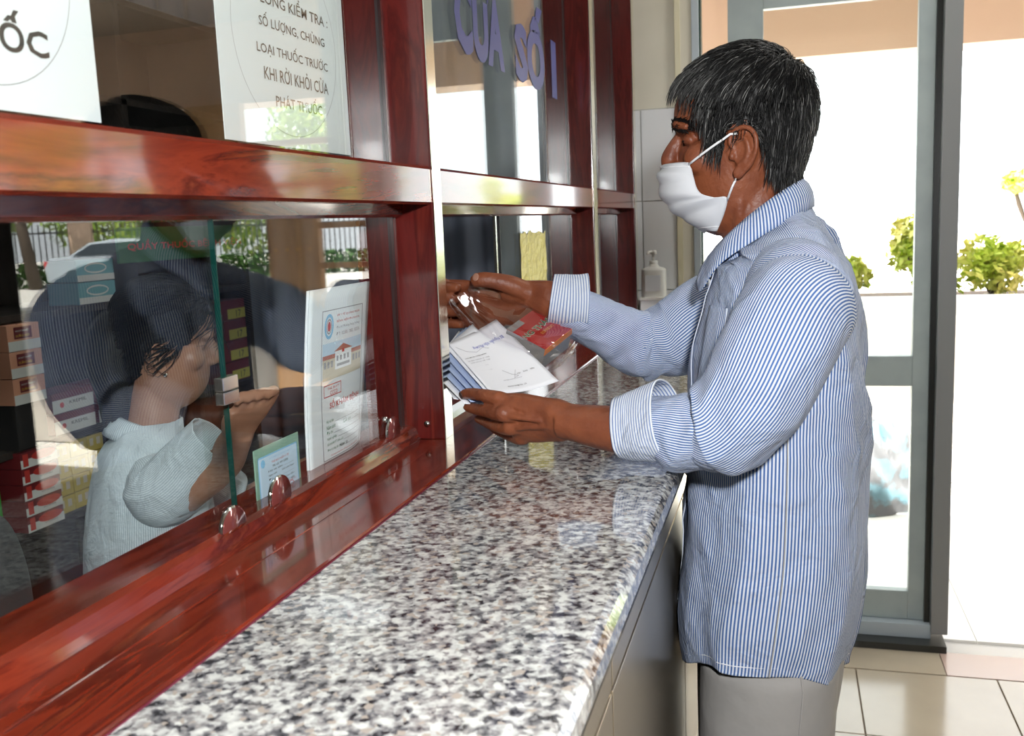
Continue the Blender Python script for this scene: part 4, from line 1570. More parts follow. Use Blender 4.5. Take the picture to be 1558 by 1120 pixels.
# collar
nC = 80
G = np.zeros((10, nC, 3))
for j in range(nC):
    a = (j / (nC - 1) * 2 - 1) * math.radians(168)
    c, s_ = math.cos(a), math.sin(a)
    fr = (1 - c) / 2
    rx = 0.062 - 0.012 * fr
    top = np.array([-0.041 - 0.003 * fr + rx * c, YM + (0.064 - 0.004 * fr) * s_, 1.440 - 0.092 * fr ** 1.1])
    stand = np.array([-0.038 + (rx + 0.003) * c, YM + 0.066 * s_, 1.404 - 0.088 * fr])
    tip = math.exp(-((abs(a) - math.radians(150)) / 0.35) ** 2)
    outd = np.array([c, s_, 0])
    fold = top + outd * (0.015 + 0.012 * fr) + np.array([0.0, 0, -0.034 - 0.022 * tip])
    mid = top + outd * 0.005 + np.array([0, 0, 0.001])
    cur = cat([stand, (stand + top) / 2 + outd * 0.001, top, mid, (mid + fold) / 2 + outd * 0.004, fold], 10)
    G[:, j] = cur
col_ = cloth_grid('collar', G, 'shirt_stripe', closed=False, thick=0.0015)
child(col_, shirt)

# ------------------------------------------------------------------ the pharmacist behind the glass
HC = np.array([-1.052, 1.452, 1.212])
ang = math.radians(215)
Mw = Matrix.Translation(Vector(HC)) @ Matrix.Rotation(ang, 4, 'Z') @ Matrix.Scale(0.90, 4) @ Matrix.Rotation(math.radians(-8), 4, 'Y') @ Matrix.Translation(Vector((0.050, -YM, -1.49)))
wo = thing('person', 'dark-haired pharmacist in a pale striped blouse sitting behind the glass', 'person', (HC[0], HC[1], 0))
e_, l_ = np.array([.819, .574, 0]), np.array([.574, -.819, 0])


def WL(f, l, z):
    return HC * np.array([1, 1, 0]) + e_ * f + l_ * l + np.array([0, 0, z])


wp = xf_parts(head_components(), Mw)
wp.append(closed_loft([row(WL(-0.03, 0, 1.00), .06), row(WL(-0.03, 0, 1.06), .048), row(WL(-0.015, 0, 1.14), .044), row(WL(0, 0, 1.20), .045)], nv=18, nu=24))
wp.append(closed_loft([row(WL(-0.04, 0, 0.70), .09), row(WL(-0.04, 0, 0.85), .085), row(WL(-0.04, 0, 1.00), .07), row(WL(-0.035, 0, 1.04), .05)], nv=18, nu=24))
for sg in (1, -1):
    s0 = WL(-0.04, sg * 0.12, 1.02)
    s1 = WL(-0.015, sg * 0.150, 0.975)
    el = AX(340, 705, -0.865) if sg == 1 else WL(0.12, -0.22, 0.86)
    wr_ = AX(366, 655, -0.815) if sg == 1 else WL(0.28, -0.10, 0.95)
    wp.append(closed_loft([row(s0, .036), row(s1, .036), row((s1 + el) / 2, .038), row(el, .029), row((el + wr_) / 2, .027), row(wr_, .022)], nv=30, nu=20))
    d = (wr_ - el) / np.linalg.norm(wr_ - el)
    acr = np.cross(d, np.array([0, 0, 1.0])) if sg == 1 else l_
    acr = acr / np.linalg.norm(acr)
    pm = wr_ + d * 0.065
    fg = []
    for q in range(4):
        b0 = pm + acr * (0.027 - 0.018 * q)
        tipv = np.array([-0.3, -0.6, -0.5]) * 0.02
        fg.append(([b0 - d * 0.01, b0 + d * 0.018, b0 + d * 0.036 + tipv, b0 + d * 0.042 + tipv * 2], [.009, .0088, .008, .006]))
    tmb = ([wr_ + acr * 0.02, wr_ + acr * 0.034 + d * 0.03, wr_ + acr * 0.036 + d * 0.055], [.012, .010, .007])
    wp += hand_parts(wr_, pm, acr, .034, .012, fg, tmb, (0.022, 0.017))
wbody = remesh_join('body', wp, 0.0032, 'skin_fair', None, 3)
to_world_child(wbody, wo)
Mi = Mw.inverted()


def w_scalp(c):
    q = Mi @ Vector(c)
    if q.z < 1.43:
        return False
    if abs(q.y - YM) > 0.0835:
        return False
    if q.z < 1.515 and -0.072 < q.x < -0.032 and abs(q.y - YM) > 0.076:
        return False
    lim = np.interp(q.x, [-.16, -.13, -.11, -.095, -.08, -.07, -.03, -.02, .05], [1.575, 1.565, 1.535, 1.510, 1.498, 1.505, 1.505, 1.44, 1.43])
    return q.z > lim


cr = np.array(Mw @ Vector((-0.12, YM, 1.60)))
h = hair_builder(wbody.data, w_scalp, cr, None, 2200, 0.09, 0.014, lambda c: 0.02, fwd=tuple(-e_ * 0.9), down=0.1, name='hair', width=0.0010, mats=('hair_black', 'hair_black', 'hair_grey'))
to_world_child(h, wo)
# gathered hair at the nape
bn = closed_loft([row(WL(-0.055, 0, 1.27), .030), row(WL(-0.072, 0, 1.235), .044), row(WL(-0.078, 0.0, 1.19), .044), row(WL(-0.075, 0.0, 1.14), .036), row(WL(-0.080, 0.0, 1.09), .026), row(WL(-0.09, 0.0, 1.05), .012)], nv=30, nu=28,
                 disp=lambda u, v, L: 0.004 * np.sin(2 * np.pi * u * 9 + 2 * v))
o = MB().add(bn[0], bn[1], 'hair_black', True).build('ponytail')
to_world_child(o, wo)
ep = AX(266, 575, -0.985)
loc, nr, _, _ = bvh_of(wbody.data).find_nearest(Mw @ Vector((-0.060, YM + 0.084, 1.447)))
V, F = ellipsoid(loc + nr * 0.002, (0.0038, 0.0038, 0.0038), 8)
to_world_child(MB().add(V, F, 'chrome', True).build('earring'), wo)
# blouse
w3 = wrinkle(51, 0.006, 22, 0.5)
BG, BL = loft([row(WL(-0.05, 0, 0.62), .13, .19), row(WL(-0.05, 0, 0.74), .118, .18), row(WL(-0.045, 0, 0.88), .112, .172), row(WL(-0.04, 0, 0.97), .098, .165), row(WL(-0.04, 0, 1.03), .080, .14), row(WL(-0.035, 0, 1.065), .060, .095), row(WL(-0.03, 0, 1.085), .052, .058)],
              nv=90, nu=120, frame=(e_, l_), power=0.9, disp=lambda u, v, L: w3(u * 0.9, v * 0.5))
bl = cloth_grid('blouse', BG, 'blouse_stripe', ucirc=1.0, thick=0.0012)
to_world_child(bl, wo)
for sg in (1, -1):
    s0 = WL(-0.04, sg * 0.09, 1.015)
    s1 = WL(-0.015, sg * 0.155, 0.99)
    el = AX(330, 672, -0.885) if sg == 1 else WL(0.10, -0.21, 0.88)
    wA = wrinkle(60 + sg, 0.005, 40, 0.4)
    s0 = s0 - (s1 - s0) * 0.3
    Gx, Lx = loft([row(s0, .030), row(s1 * .7 + s0 * .3, .052), row(s1, .056), row(s1 * 0.5 + el * 0.5, .054), row(el, .052)], nv=50, nu=80, disp=lambda u, v, L: wA(u * .4, L), ref=(0.1, 0.2, 1))
    o = cloth_grid('sleeve', Gx, 'blouse_stripe', bl, ucirc=0.38, L=Lx, thick=0.0015)
# collar of the blouse and her shoulder badge
Gc = np.zeros((6, 48, 3))
for j in range(48):
    a = (j / 47 * 2 - 1) * math.radians(160)
    c, s_ = math.cos(a), math.sin(a)
    fr = (1 - c) / 2
    base = WL(-0.030 - 0.050 * c, 0.053 * s_, 1.100 - 0.040 * fr)
    dv = -e_ * c + l_ * s_
    for i in range(6):
        Gc[i, j] = base + dv * 0.028 * i / 5 + np.array([0, 0, 0.004 * math.sin(i * 0.6) - 0.030 * (i / 5) ** 1.3])
cloth_grid('collar', Gc, 'blouse_stripe', bl, closed=False, thick=0.0015)
# skirt and legs, seated
sk = remesh_join('trousers', [closed_loft([row(WL(-0.05, 0, 0.66), .12, .17), row(WL(-0.05, 0, 0.58), .13, .18), row(WL(-0.05, 0, 0.50), .12, .17)], nv=12, nu=28, frame=(e_, l_))] +
                 [closed_loft([row(WL(-0.05, s * 0.09, 0.57), .085), row(WL(0.15, s * 0.10, 0.57), .080), row(WL(0.33, s * 0.10, 0.54), .068), row(WL(0.38, s * 0.10, 0.46), .060), row(WL(0.36, s * 0.10, 0.28), .052), row(WL(0.36, s * 0.10, 0.09), .045)], nv=30, nu=24) for s in (-1, 1)],
                 0.008, 'black', None, 5)
to_world_child(sk, wo)
for s in (-1, 1):
    v_, f__ = closed_loft([row(WL(0.30, s * 0.10, 0.035), .02), row(WL(0.34, s * 0.10, 0.04), .038), row(WL(0.44, s * 0.10, 0.034), .032), row(WL(0.53, s * 0.10, 0.02), .016)], nv=14, nu=18)
    v_ = [(p[0], p[1], max(p[2], 0.002)) for p in v_]
    to_world_child(MB().add(v_, f__, 'shoe', True).build('shoe'), wo)
# her stool
st = thing('stool', 'round black padded stool under the pharmacist', 'stool', tuple(WL(-0.05, 0, 0)))
MB().tube([(0, 0, 0.40), (0, 0, 0.41), (0, 0, 0.475), (0, 0, 0.485)], [0.15, 0.17, 0.17, 0.15], 'dark_grey_fabric', 28).build('seat', st)
MB().tube([(0, 0, 0.02), (0, 0, 0.40)], 0.03, 'steel', 14).build('column', st)
for k in range(5):
    a = 2 * math.pi * k / 5
    MB().tube([(0, 0, 0.06), (0.24 * math.cos(a), 0.24 * math.sin(a), 0.025)], [0.022, 0.014], 'steel', 8).build('leg', st)

# ================================================================== things at the window
# sheets of paper held in the near hand
def sheet(name, corners, m, label, sag=0.006, n=18, group=None, category='paper', thick=0.0004, curl=0.0):
    A, B, C_, D_ = (np.array(c, float) for c in corners)
    nrm = np.cross(B - A, D_ - A)
    nrm /= np.linalg.norm(nrm)
    G = np.zeros((n, n, 3))
    for i in range(n):
        for j in range(n):
            u, v = j / (n - 1), i / (n - 1)
            p = (1 - v) * ((1 - u) * A + u * B) + v * ((1 - u) * D_ + u * C_)
            G[i, j] = p + nrm * (sag * math.sin(math.pi * u) * (0.4 + 0.6 * v) + curl * v * v)
    o = cloth_grid(name, G, m, closed=False, thick=thick)
    tag(o, label, category, group)
    return o, G


cA, cB, cC, cD = P_(681, 523, 1.345), P_(755, 486, 1.43), P_(850, 580, 1.335), P_(748, 599, 1.225)
top_sheet, TSG = sheet('prescription_sheet', (cA, cB, cC, cD), 'paper_white', 'white prescription slip with blue handwriting lying on top in the near hand', 0.006)
nrm = np.cross(cB - cA, cD - cA)
nrm /= np.linalg.norm(nrm)
if nrm[2] < 0:
    nrm = -nrm


def sheet_pt(u, v, off=0.0012):
    i, j = v * (TSG.shape[0] - 1), u * (TSG.shape[1] - 1)
    i0, j0 = min(int(i), TSG.shape[0] - 2), min(int(j), TSG.shape[1] - 2)
    a, b = i - i0, j - j0
    p = (1 - a) * ((1 - b) * TSG[i0, j0] + b * TSG[i0, j0 + 1]) + a * ((1 - b) * TSG[i0 + 1, j0] + b * TSG[i0 + 1, j0 + 1])
    return p + nrm * off


def text_on_sheet(body, u0, v0, u1, v1, m, flip=True):
    V, F = text_mesh(body)
    lo, hi = V.min(0), V.max(0)
    P = []
    for p in V:
        a, b = (p[0] - lo[0]) / (hi[0] - lo[0]), (p[1] - lo[1]) / (hi[1] - lo[1])
        if flip:
            a, b = 1 - a, 1 - b
        P.append(sheet_pt(u0 + (u1 - u0) * a, v1 - (v1 - v0) * b))
    return P, F


mb = MB()
for body_, a, b, c, d, m_ in (('BS Nguyễn Văn Phương', 0.30, 0.20, 0.86, 0.27, 'ink_blue'), ('Bác sĩ khám bệnh', 0.06, 0.40, 0.42, 0.425, 'ink_grey'), ('(Ký, ghi rõ họ tên)', 0.08, 0.44, 0.40, 0.462, 'ink_grey'),
                              ('NGƯỜI BỆNH / NGƯỜI NHÀ', 0.05, 0.345, 0.42, 0.37, 'ink'), ('Ngày     tháng     năm', 0.58, 0.74, 0.86, 0.765, 'ink'), ('KT. TRƯỞNG KHOA', 0.30, 0.90, 0.58, 0.925, 'ink'), ('KHOA KHÁM BỆNH', 0.32, 0.80, 0.60, 0.82, 'ink_grey')):
    P, F = text_on_sheet(body_, a, b, c, d, m_)
    mb.add(P, F, m_)
mb.build('lettering', top_sheet)
mb = MB()
for a, b, m_ in ((0.05, 0.52, 'ink_grey'), (0.045, 0.60, 'ink_grey')):
    P, F = text_on_sheet('Địa chỉ . . . . . . . . . . . . . . . . . . . . . . . . . . . . . . .', a * 0.5, b, a * 0.5 + 0.28, b + 0.012, m_)
    mb.add(P, F, m_)
pts = [sheet_pt(u, v) for u, v in ((0.06, 0.12), (0.16, 0.24), (0.30, 0.30), (0.44, 0.26), (0.52, 0.30))]
mb.tube(pts, 0.00022, 'ink_grey', 4)
pts = [sheet_pt(u, v) for u, v in ((0.42, 0.66), (0.50, 0.74), (0.58, 0.78), (0.50, 0.80), (0.60, 0.70))]
mb.tube(pts, 0.00022, 'ink_grey', 4)
mb.build('signature', top_sheet)
for k in range(5):
    dz = -0.0035 - 0.0028 * k
    off = np.array([-0.006 * k, -0.002, dz])
    a = cA + off + np.array([-0.004, -0.004 * k, -0.004 * k])
    sheet('slip', (a, cB + off + np.array([-0.03, -0.02, 0]), cC + off + np.array([-0.05, -0.02, 0]), cD + off + np.array([-0.004 - 0.003 * k, 0.004, 0])),
          'paper_blue' if k in (1, 2, 3) else 'paper_white', ('white slip directly under the top prescription', 'pale blue slip fanned below the white ones', 'pale blue slip, middle of the fanned stack', 'pale blue slip, lowest of the blue ones in the fan', 'white slip at the bottom of the fanned stack')[k],
          0.004 + 0.001 * k, 10, group='slips in the near hand')
o, _ = sheet('plastic_folder', (P_(676, 585, 1.30), P_(712, 575, 1.36), P_(765, 600, 1.30), P_(690, 607, 1.25)), 'paper', 'grey printed folder sheet under the slips, above the near fingers', 0.006, 12)

# medicine carton inside a clear plastic bag
ca, cb, cc, cd = P_(771, 501, 1.40), P_(814, 470, 1.47), P_(863, 508, 1.44), P_(820, 540, 1.37)
Uc, Vc = (cb - ca), (cd - ca)
ul, vl = np.linalg.norm(Uc), np.linalg.norm(Vc)
Ud = Uc / ul
Vd = Vc - Ud * (Vc @ Ud)
Vd /= np.linalg.norm(Vd)
Nd = np.cross(Ud, Vd)
if Nd[2] < 0:
    Nd = -Nd
vl2 = float(Vc @ Vd)
carton = thing('medicine_box', 'red and orange medicine carton inside the clear plastic bag', 'box')
th_ = 0.038


def bx(u, v, h):
    return ca + Ud * u + Vd * v - Nd * h


def slab(name, u0, u1, v0, v1, h0, h1, m, parent):
    V = [bx(u0, v0, h1), bx(u1, v0, h1), bx(u1, v1, h1), bx(u0, v1, h1), bx(u0, v0, h0), bx(u1, v0, h0), bx(u1, v1, h0), bx(u0, v1, h0)]
    return MB().add(V, [(0, 3, 2, 1), (4, 5, 6, 7), (0, 1, 5, 4), (1, 2, 6, 5), (2, 3, 7, 6), (3, 0, 4, 7)], m).build(name, parent)


slab('carton', 0, ul, 0, vl2, 0.0, th_, 'box_grey', carton)
slab('face_panel', 0, ul, 0, vl2, -0.0006, 0.0001, 'box_red', carton)
slab('edge_band', -0.0006, ul + 0.0006, vl2 - 0.0002, vl2 + 0.0006, -0.0006, 0.011, 'box_orange', carton)
slab('grey_corner', 0.0, ul * 0.42, 0.0, vl2 * 0.16, -0.0010, -0.0005, 'box_grey', carton)
mb = MB()
add_text(mb, 'ĐỒNG THÁP', bx(-ul * 0.35, vl2 * 0.52, -0.0009), Ud, -Vd, ul * 1.28, 0.0165, 'box_white', bold=0.045, N=Nd, lift=0.0)
add_text(mb, 'ĐỒNG THÁP', bx(-ul * 0.35 + 0.0006, vl2 * 0.51, -0.0012), Ud, -Vd, ul * 1.26, 0.0150, 'green_text', bold=0.018, N=Nd, lift=0.0)
add_text(mb, 'ESPRESO', bx(ul * 0.38, vl2 * 0.66, -0.0009), Ud, -Vd, ul * 0.42, 0.005, 'gold', N=Nd, lift=0.0)
# keep only what falls on the carton face
keepF, keepM = [], []
for f, m_ in zip(mb.f, mb.m):
    c = np.mean([mb.v[i] for i in f], axis=0) - ca
    if 0.001 < c @ Ud < ul - 0.001:
        keepF.append(f)
        keepM.append(m_)
mb.f, mb.m = keepF, keepM
mb.build('lettering', carton)

# the bag: gathered in the far fist, spreading over the carton
grip = P_(700, 444, 1.452)
rows_ = []
ctr_end = (bx(ul / 2, vl2 / 2, th_ / 2))
nvb, nub = 60, 72
G = np.zeros((nvb, nub, 3))
wB = wrinkle(77, 1.0, 60, 0.2)
for i in range(nvb):
    t = i / (nvb - 1)
    cpt = grip * (1 - t) + (ctr_end + (ctr_end - grip) * 0.33) * t + np.array([0, 0, -0.010 * math.sin(math.pi * t)])
    op = min(1, t / 0.55) ** 0.8
    cl_ = 1.0 if t < 0.93 else max(0.0, 1 - ((t - 0.93) / 0.07) ** 2) ** 0.5
    hu = (0.026 + (ul * 0.5 - 0.006) * op) * cl_
    hn = (0.006 + (th_ * 0.5 + 0.006) * op) * cl_
    for j in range(nub):
        a = 2 * math.pi * j / nub
        c, s_ = math.cos(a), math.sin(a)
        c = math.copysign(abs(c) ** 0.6, c)
        s_ = math.copysign(abs(s_) ** 0.6, s_)
        k = 0.94 + 0.16 * abs(math.sin(5.5 * a + 2.2 * t + 1.5 * math.sin(7 * t))) ** 0.7 + 0.10 * (1 - 0.6 * t) * math.sin(9 * a + 3 * t) + 0.12 * (float(wB(a * 0.1, t * 0.15)))
        lat = Ud
        G[i, j] = cpt + lat * hu * c * k + Nd * hn * s_ * k
bg_ = cloth_grid('plastic_bag', G, 'plastic_film')
tag(bg_, 'clear plastic carrier bag gathered in the man\'s far fist', 'bag')

# hand sanitiser on the far wall shelf
sz = thing('hand_sanitizer', 'white pump bottle of hand sanitiser standing on the little wall shelf', 'bottle', (-0.405, FARY - 0.09, 1.152))
prof_ = [(0.0, .036, .026), (0.004, .039, .029), (0.075, .039, .029), (0.088, .034, .025), (0.094, .018, .018), (0.104, .012, .012)]
v_, f_ = closed_loft([(0, 0, z, a, b) for z, a, b in prof_], nv=30, nu=32, frame=((1, 0, 0), (0, 1, 0)), power=0.7)
MB().add(v_, f_, 'sanitizer_white', True).build('bottle_body', sz)
MB().tube([(0, 0, 0.100), (0, 0, 0.113)], 0.013, 'sanitizer_white', 20).build('collar', sz)
MB().tube([(0, 0, 0.113), (0, 0, 0.136)], 0.0045, 'sanitizer_white', 12).tube([(0, 0, 0.134), (0, 0, 0.146)], [0.011, 0.009], 'sanitizer_white', 16).tube([(0, 0, 0.142), (-0.012, -0.022, 0.142), (-0.016, -0.030, 0.136)], 0.004, 'sanitizer_white', 8).build('pump', sz)
box('label_panel', (-0.024, -0.0302, 0.018), (0.024, -0.0290, 0.068), 'paper', sz)
sf = thing('wall_shelf', 'small white shelf box fixed to the tiled far wall under the sanitiser', 'shelf', (-0.385, FARY + 0.006, 1.098))
box('shelf_board', (-0.063, -0.135, 0.044), (0.045, -0.0005, 0.052), 'white_plaster', sf, 0.001)
box('shelf_box', (-0.060, -0.130, 0.0), (0.042, -0.0005, 0.043), 'wall_tile', sf, 0.001)

# ------------------------------------------------------------------ papers on the windows
XP = -0.5320
sA = AX(155, 187, XP)
n1 = tag(MB().box((XP - 0.0012, 0.38, sA[2]), (XP - 0.0004, sA[1], 1.80), 'paper').build('notice_sheet'), 'large white notice with oval outline at the upper left, ending in UỐC', 'notice')
b = MB()
o_ = np.array([XP - 0.0003, 0, 0])
c0 = AX(30, 10, XP)
ring(b, o_, YU, ZU, 0.575, 1.60, 0.089, 0.089, 0.0007, 'ink_grey')
b.build('oval_outline', n1)
b = MB()
add_text(b, 'THUỐC', (XP - 0.0003, 0.515, 1.536), YU, ZU, 0.119, 0.030, 'ink', bold=0.02)
b.build('lettering', n1)
b = MB()
add_text(b, 'PHÁT', (XP - 0.0003, 0.530, 1.583), YU, ZU, 0.085, 0.026, 'ink', bold=0.012)
b.build('lettering', n1)
n2 = tag(MB().box((XP - 0.0012, 0.868, 1.4945), (XP - 0.0004, 1.158, 1.80), 'paper').build('notice_sheet'), 'white notice with five lines of capitals and round outline beside the mullion', 'notice')
b = MB()
ring(b, o_, YU, ZU, 1.013, 1.612, 0.118, 0.105, 0.0006, 'ink_grey')
b.build('oval_outline', n2)
b = MB()
for t, (xa, ya), (xb_, yb), hh in (('LÒNG KIỂM TRA :', (396, 2), (497, 24), 0), ('SỐ LƯỢNG, CHỦNG', (394, 36), (493, 60), 0), ('LOẠI THUỐC TRƯỚC', (391, 76), (498, 98), 0), ('KHI RỜI KHỎI CỬA', (402, 112), (499, 132), 0), ('PHÁT THUỐC', (420, 153), (490, 165), 0)):
    a = AX(xa, ya, XP)
    c = AX(xb_, yb, XP)
    z = (a[2] + c[2]) / 2
    b = MB()
    add_text(b, t, (XP - 0.0003, a[1], z - 0.0075), YU, ZU, c[1] - a[1], 0.018, 'ink_brown', bold=0.006)
    b.build('lettering', n2)

# blue window number letters on the second pane
ln = thing('window_lettering', 'bold blue lettering CỬA SỐ 1 stuck high on the second pane', 'lettering')
for t, ya, yb, h_ in (('CỬA', 1.575, 1.87, 0.170), ('SỐ', 1.95, 2.20, 0.178), ('1', 2.27, 2.32, 0.13)):
    lt = MB()
    add_text(lt, t, (-0.5238, ya, 1.688), YU, ZU, yb - ya, h_, 'letter_blue', bold=0.05)
    lt.build('word', ln)

# yellow foil sticker remains on the sliding pane
fo_ = MB()
rs = random.Random(3)
n_ = 12
V, F = [], []
for i in range(10):
    for j in range(n_):
        V.append((-0.5238 + 0.002 * rs.random(), 1.93 + 0.22 * j / (n_ - 1), 1.20 + 0.175 * i / 9 + (0.012 * rs.random() if i in (0, 9) else 0)))
tag(fo_.add(V, grid_faces(10, n_, False), 'sticker_yellow').build('torn_sticker'), 'torn crinkled yellow sticker on the second window pane', 'sticker')

# medical booklet leaning on the inside of the glass
bk = thing('medical_booklet', 'white medical record booklet with hospital picture leaning inside the glass', 'booklet', (0, 0, 0))
XB = -0.5420
by0, by1, bz0, bz1 = 1.040, 1.212, 1.104, 1.331


def bk_pt(y, z, off=0.0):
    t = (y - by0) / (by1 - by0)
    s_ = (z - bz0) / (bz1 - bz0)
    y2 = y - 0.032 * (1 - s_) ** 1.0 + (0.012 * math.sin(math.pi * s_) if t > 0.5 else 0) * (t - 0.5) * 2
    return (XB + off - 0.010 * max(0, t - 0.55) ** 2 * 8 * (1 - s_) - 0.004 * math.sin(math.pi * s_), y2, z)


n = 16
G = np.array([[bk_pt(by0 + (by1 - by0) * j / (n - 1), bz0 + (bz1 - bz0) * i / (n - 1)) for j in range(n)] for i in range(n)])
cov = cloth_grid('cover', G, 'paper', bk, closed=False, thick=0.0012)
G2 = G.copy()
G2[:, :, 0] -= 0.003
cloth_grid('pages', G2, 'paper_white', bk, closed=False, thick=0.0018)
b = MB()
raw = MB()
U0 = np.array([0, by0, bz0])
W_, H_ = by1 - by0, bz1 - bz0
O = np.array([0.0, by0, bz0])


def q2(u0, v0, u1, v1, m, lift=0.0004):
    # subdivided so that it follows the cover
    k = 6
    P, F = [], []
    for i in range(k + 1):
        for j in range(k + 1):
            P.append((lift, by0 + W_ * (u0 + (u1 - u0) * j / k), bz0 + H_ * (v0 + (v1 - v0) * i / k)))
    raw.add(P, grid_faces(k + 1, k + 1, False), m)


for r4 in ((.20, .075, .21, .88), (.87, .075, .88, .88), (.20, .075, .88, .08), (.20, .875, .88, .88)):
    q2(*r4, 'ink_grey')
# emblem
ring(raw, O, YU, ZU, W_ * .315, H_ * .79, .0125, .0155, .004, 'light_blue', 0.0005)
ring(raw, O, YU, ZU, W_ * .315, H_ * .79, .0075, .0095, .002, 'ink_grey', 0.0005)
disc(raw, O, YU, ZU, W_ * .315, H_ * .79, .004, .0062, 'ink_red', 0.0006)
for k, t in enumerate(('SỞ Y TẾ QUẢNG NGÃI', 'BỆNH VIỆN ĐA KHOA', 'Địa chỉ: Đường Hùng Vương', 'ĐT: 0255. 382. 0255')):
    add_text(raw, t, (0, by0 + W_ * .44, bz0 + H_ * (.835 - .035 * k)), YU, ZU, W_ * .38, .0042, 'ink_red' if k < 2 else 'ink_grey', lift=.0005)
# picture of the hospital
q2(.22, .50, .86, .70, 'pale_blue', .0004)
q2(.22, .50, .86, .56, 'cream_print', .0005)
q2(.22, .54, .86, .615, 'cream_print', .0005)
q2(.22, .612, .86, .635, 'roof_red', .0006)
q2(.42, .545, .68, .645, 'paper_white', .0007)
q2(.45, .56, .65, .575, 'ink_grey', .0008)
for k in range(4):
    q2(.445 + .055 * k, .590, .475 + .055 * k, .618, 'ink_grey', .0008)
for k in range(3):
    q2(.24 + .055 * k, .565, .275 + .055 * k, .60, 'ink_grey', .0008)
    q2(.70 + .055 * k, .565, .735 + .055 * k, .60, 'ink_grey', .0008)
raw.add([(.0008, by0 + W_ * .40, bz0 + H_ * .645), (.0008, by0 + W_ * .70, bz0 + H_ * .645), (.0008, by0 + W_ * .55, bz0 + H_ * .68)], [(0, 1, 2)], 'roof_red')
q2(.53, .632, .565, .652, 'ink_red', .0009)
# stamp
rect_line(raw, O, YU, ZU, W_ * .24, H_ * .41, W_ * .52, H_ * .475, .0010, 'ink_red', .0006)
add_text(raw, 'THẺ BHYT', (0, by0 + W_ * .30, bz0 + H_ * .447), YU, ZU, W_ * .19, .004, 'ink_red', lift=.0006)
add_text(raw, 'CCCD', (0, by0 + W_ * .34, bz0 + H_ * .417), YU, ZU, W_ * .12, .005, 'ink_red', lift=.0006)
add_text(raw, 'SỔ KHÁM BỆNH', (0, by0 + W_ * .33, bz0 + H_ * .335), YU, ZU, W_ * .50, .013, 'ink_red', bold=.012, lift=.0006)
for k, t in enumerate(('Họ và tên:', 'Năm sinh:            Giới tính:', 'Địa chỉ:', 'Nghề nghiệp:', 'Số thẻ BHYT (nếu có):', 'Đơn vị công tác (nếu có):')):
    z = .265 - .030 * k
    add_text(raw, t, (0, by0 + W_ * .27, bz0 + H_ * z), YU, ZU, W_ * (.12, .40, .10, .16, .26, .28)[k], .0050, 'ink_green', lift=.0006)
    q2(.27 + (.13, .41, .11, .17, .27, .29)[k], z, .84, z + .002, 'ink_grey', .0006)
add_text(raw, 'Năm 20..', (0, by0 + W_ * .47, bz0 + H_ * .115), YU, ZU, W_ * .14, .004, 'ink', lift=.0006)
add_text(raw, 'Cứ sáng mang theo sổ khám khi đến bệnh viện', (0, by0 + W_ * .32, bz0 + H_ * .087), YU, ZU, W_ * .48, .003, 'ink_red', lift=.0006)
raw.v = [bk_pt(p[1], p[2], p[0]) for p in raw.v]
raw.build('cover_print', bk)

# laminated insurance card
cd_ = thing('insurance_card', 'laminated health insurance card with pale green border behind the finger pull', 'card', (-0.5400, 0.884, 1.106))
MB().box((-0.0012, 0, 0), (0, 0.098, 0.068), 'laminate_green').build('laminate', cd_, 0.0005)
b = MB()
Oc = np.array([0.0, 0, 0])
quad(b, Oc, YU, ZU, .006, .004, .092, .058, 'pale_blue', .0004)
rect_line(b, Oc, YU, ZU, .006, .004, .092, .058, .0016, 'light_blue', .0006)
disc(b, Oc, YU, ZU, .016, .050, .0045, .0045, 'light_blue', .0006)
add_text(b, 'BẢO HIỂM XÃ HỘI VIỆT NAM', (0, .030, .0515), YU, ZU, .045, .0026, 'light_blue', lift=.0006)
add_text(b, 'THẺ BẢO HIỂM Y TẾ', (0, .034, .0468), YU, ZU, .038, .0034, 'ink_red', lift=.0006)
add_text(b, 'Mã số: 4912086', (0, .036, .0420), YU, ZU, .034, .0034, 'ink', lift=.0006)
for k, t in enumerate(('Họ và tên: .............', 'Ngày sinh:        Giới tính: Nam', 'Địa chỉ: ................', 'Nơi đăng ký KCB ban đầu:', 'Giá trị sử dụng: từ ngày')):
    add_text(b, t, (0, .026, .0372 - .0046 * k), YU, ZU, .056, .0030, 'ink', lift=.0006)
ring(b, Oc, YU, ZU, .074, .011, .0065, .0065, .0008, 'ink_red', .0006)
disc(b, Oc, YU, ZU, .074, .011, .0028, .0028, 'ink_red', .0006)
add_text(b, 'GIÁM ĐỐC', (0, .063, .0175), YU, ZU, .022, .0022, 'ink_red', lift=.0006)
b.build('card_print', cd_)

# ------------------------------------------------------------------ inside the pharmacy
structure(box('pharmacy_ceiling_beam', (-1.5, 0.6, 2.70), (-1.1, 1.8, 2.76), 'pharmacy_wall'))
lm = thing('added_tube_light', 'unseen tube lamp added on the pharmacy ceiling to light the interior', 'lamp', (-1.3, 1.2, 2.66))  # fixture made up to go with the interior fill
box('housing', (-0.06, -0.6, 0.0), (0.06, 0.6, 0.04), 'white_plaster', lm)
MB().tube([(0, -0.58, -0.015), (0, 0.58, -0.015)], 0.013, 'added_lamp_glow', 12).build('tube', lm)
desk = thing('work_desk', 'dark inner work desk running below the windows', 'desk')
box('desk_top', (-0.86, 0.1, 0.80), (-0.61, 3.03, 0.83), 'black', desk)
for y in (0.12, 1.0, 2.0, 2.98):
    box('leg', (-0.85, y, 0.0), (-0.80, y + 0.04, 0.80), 'black', desk)
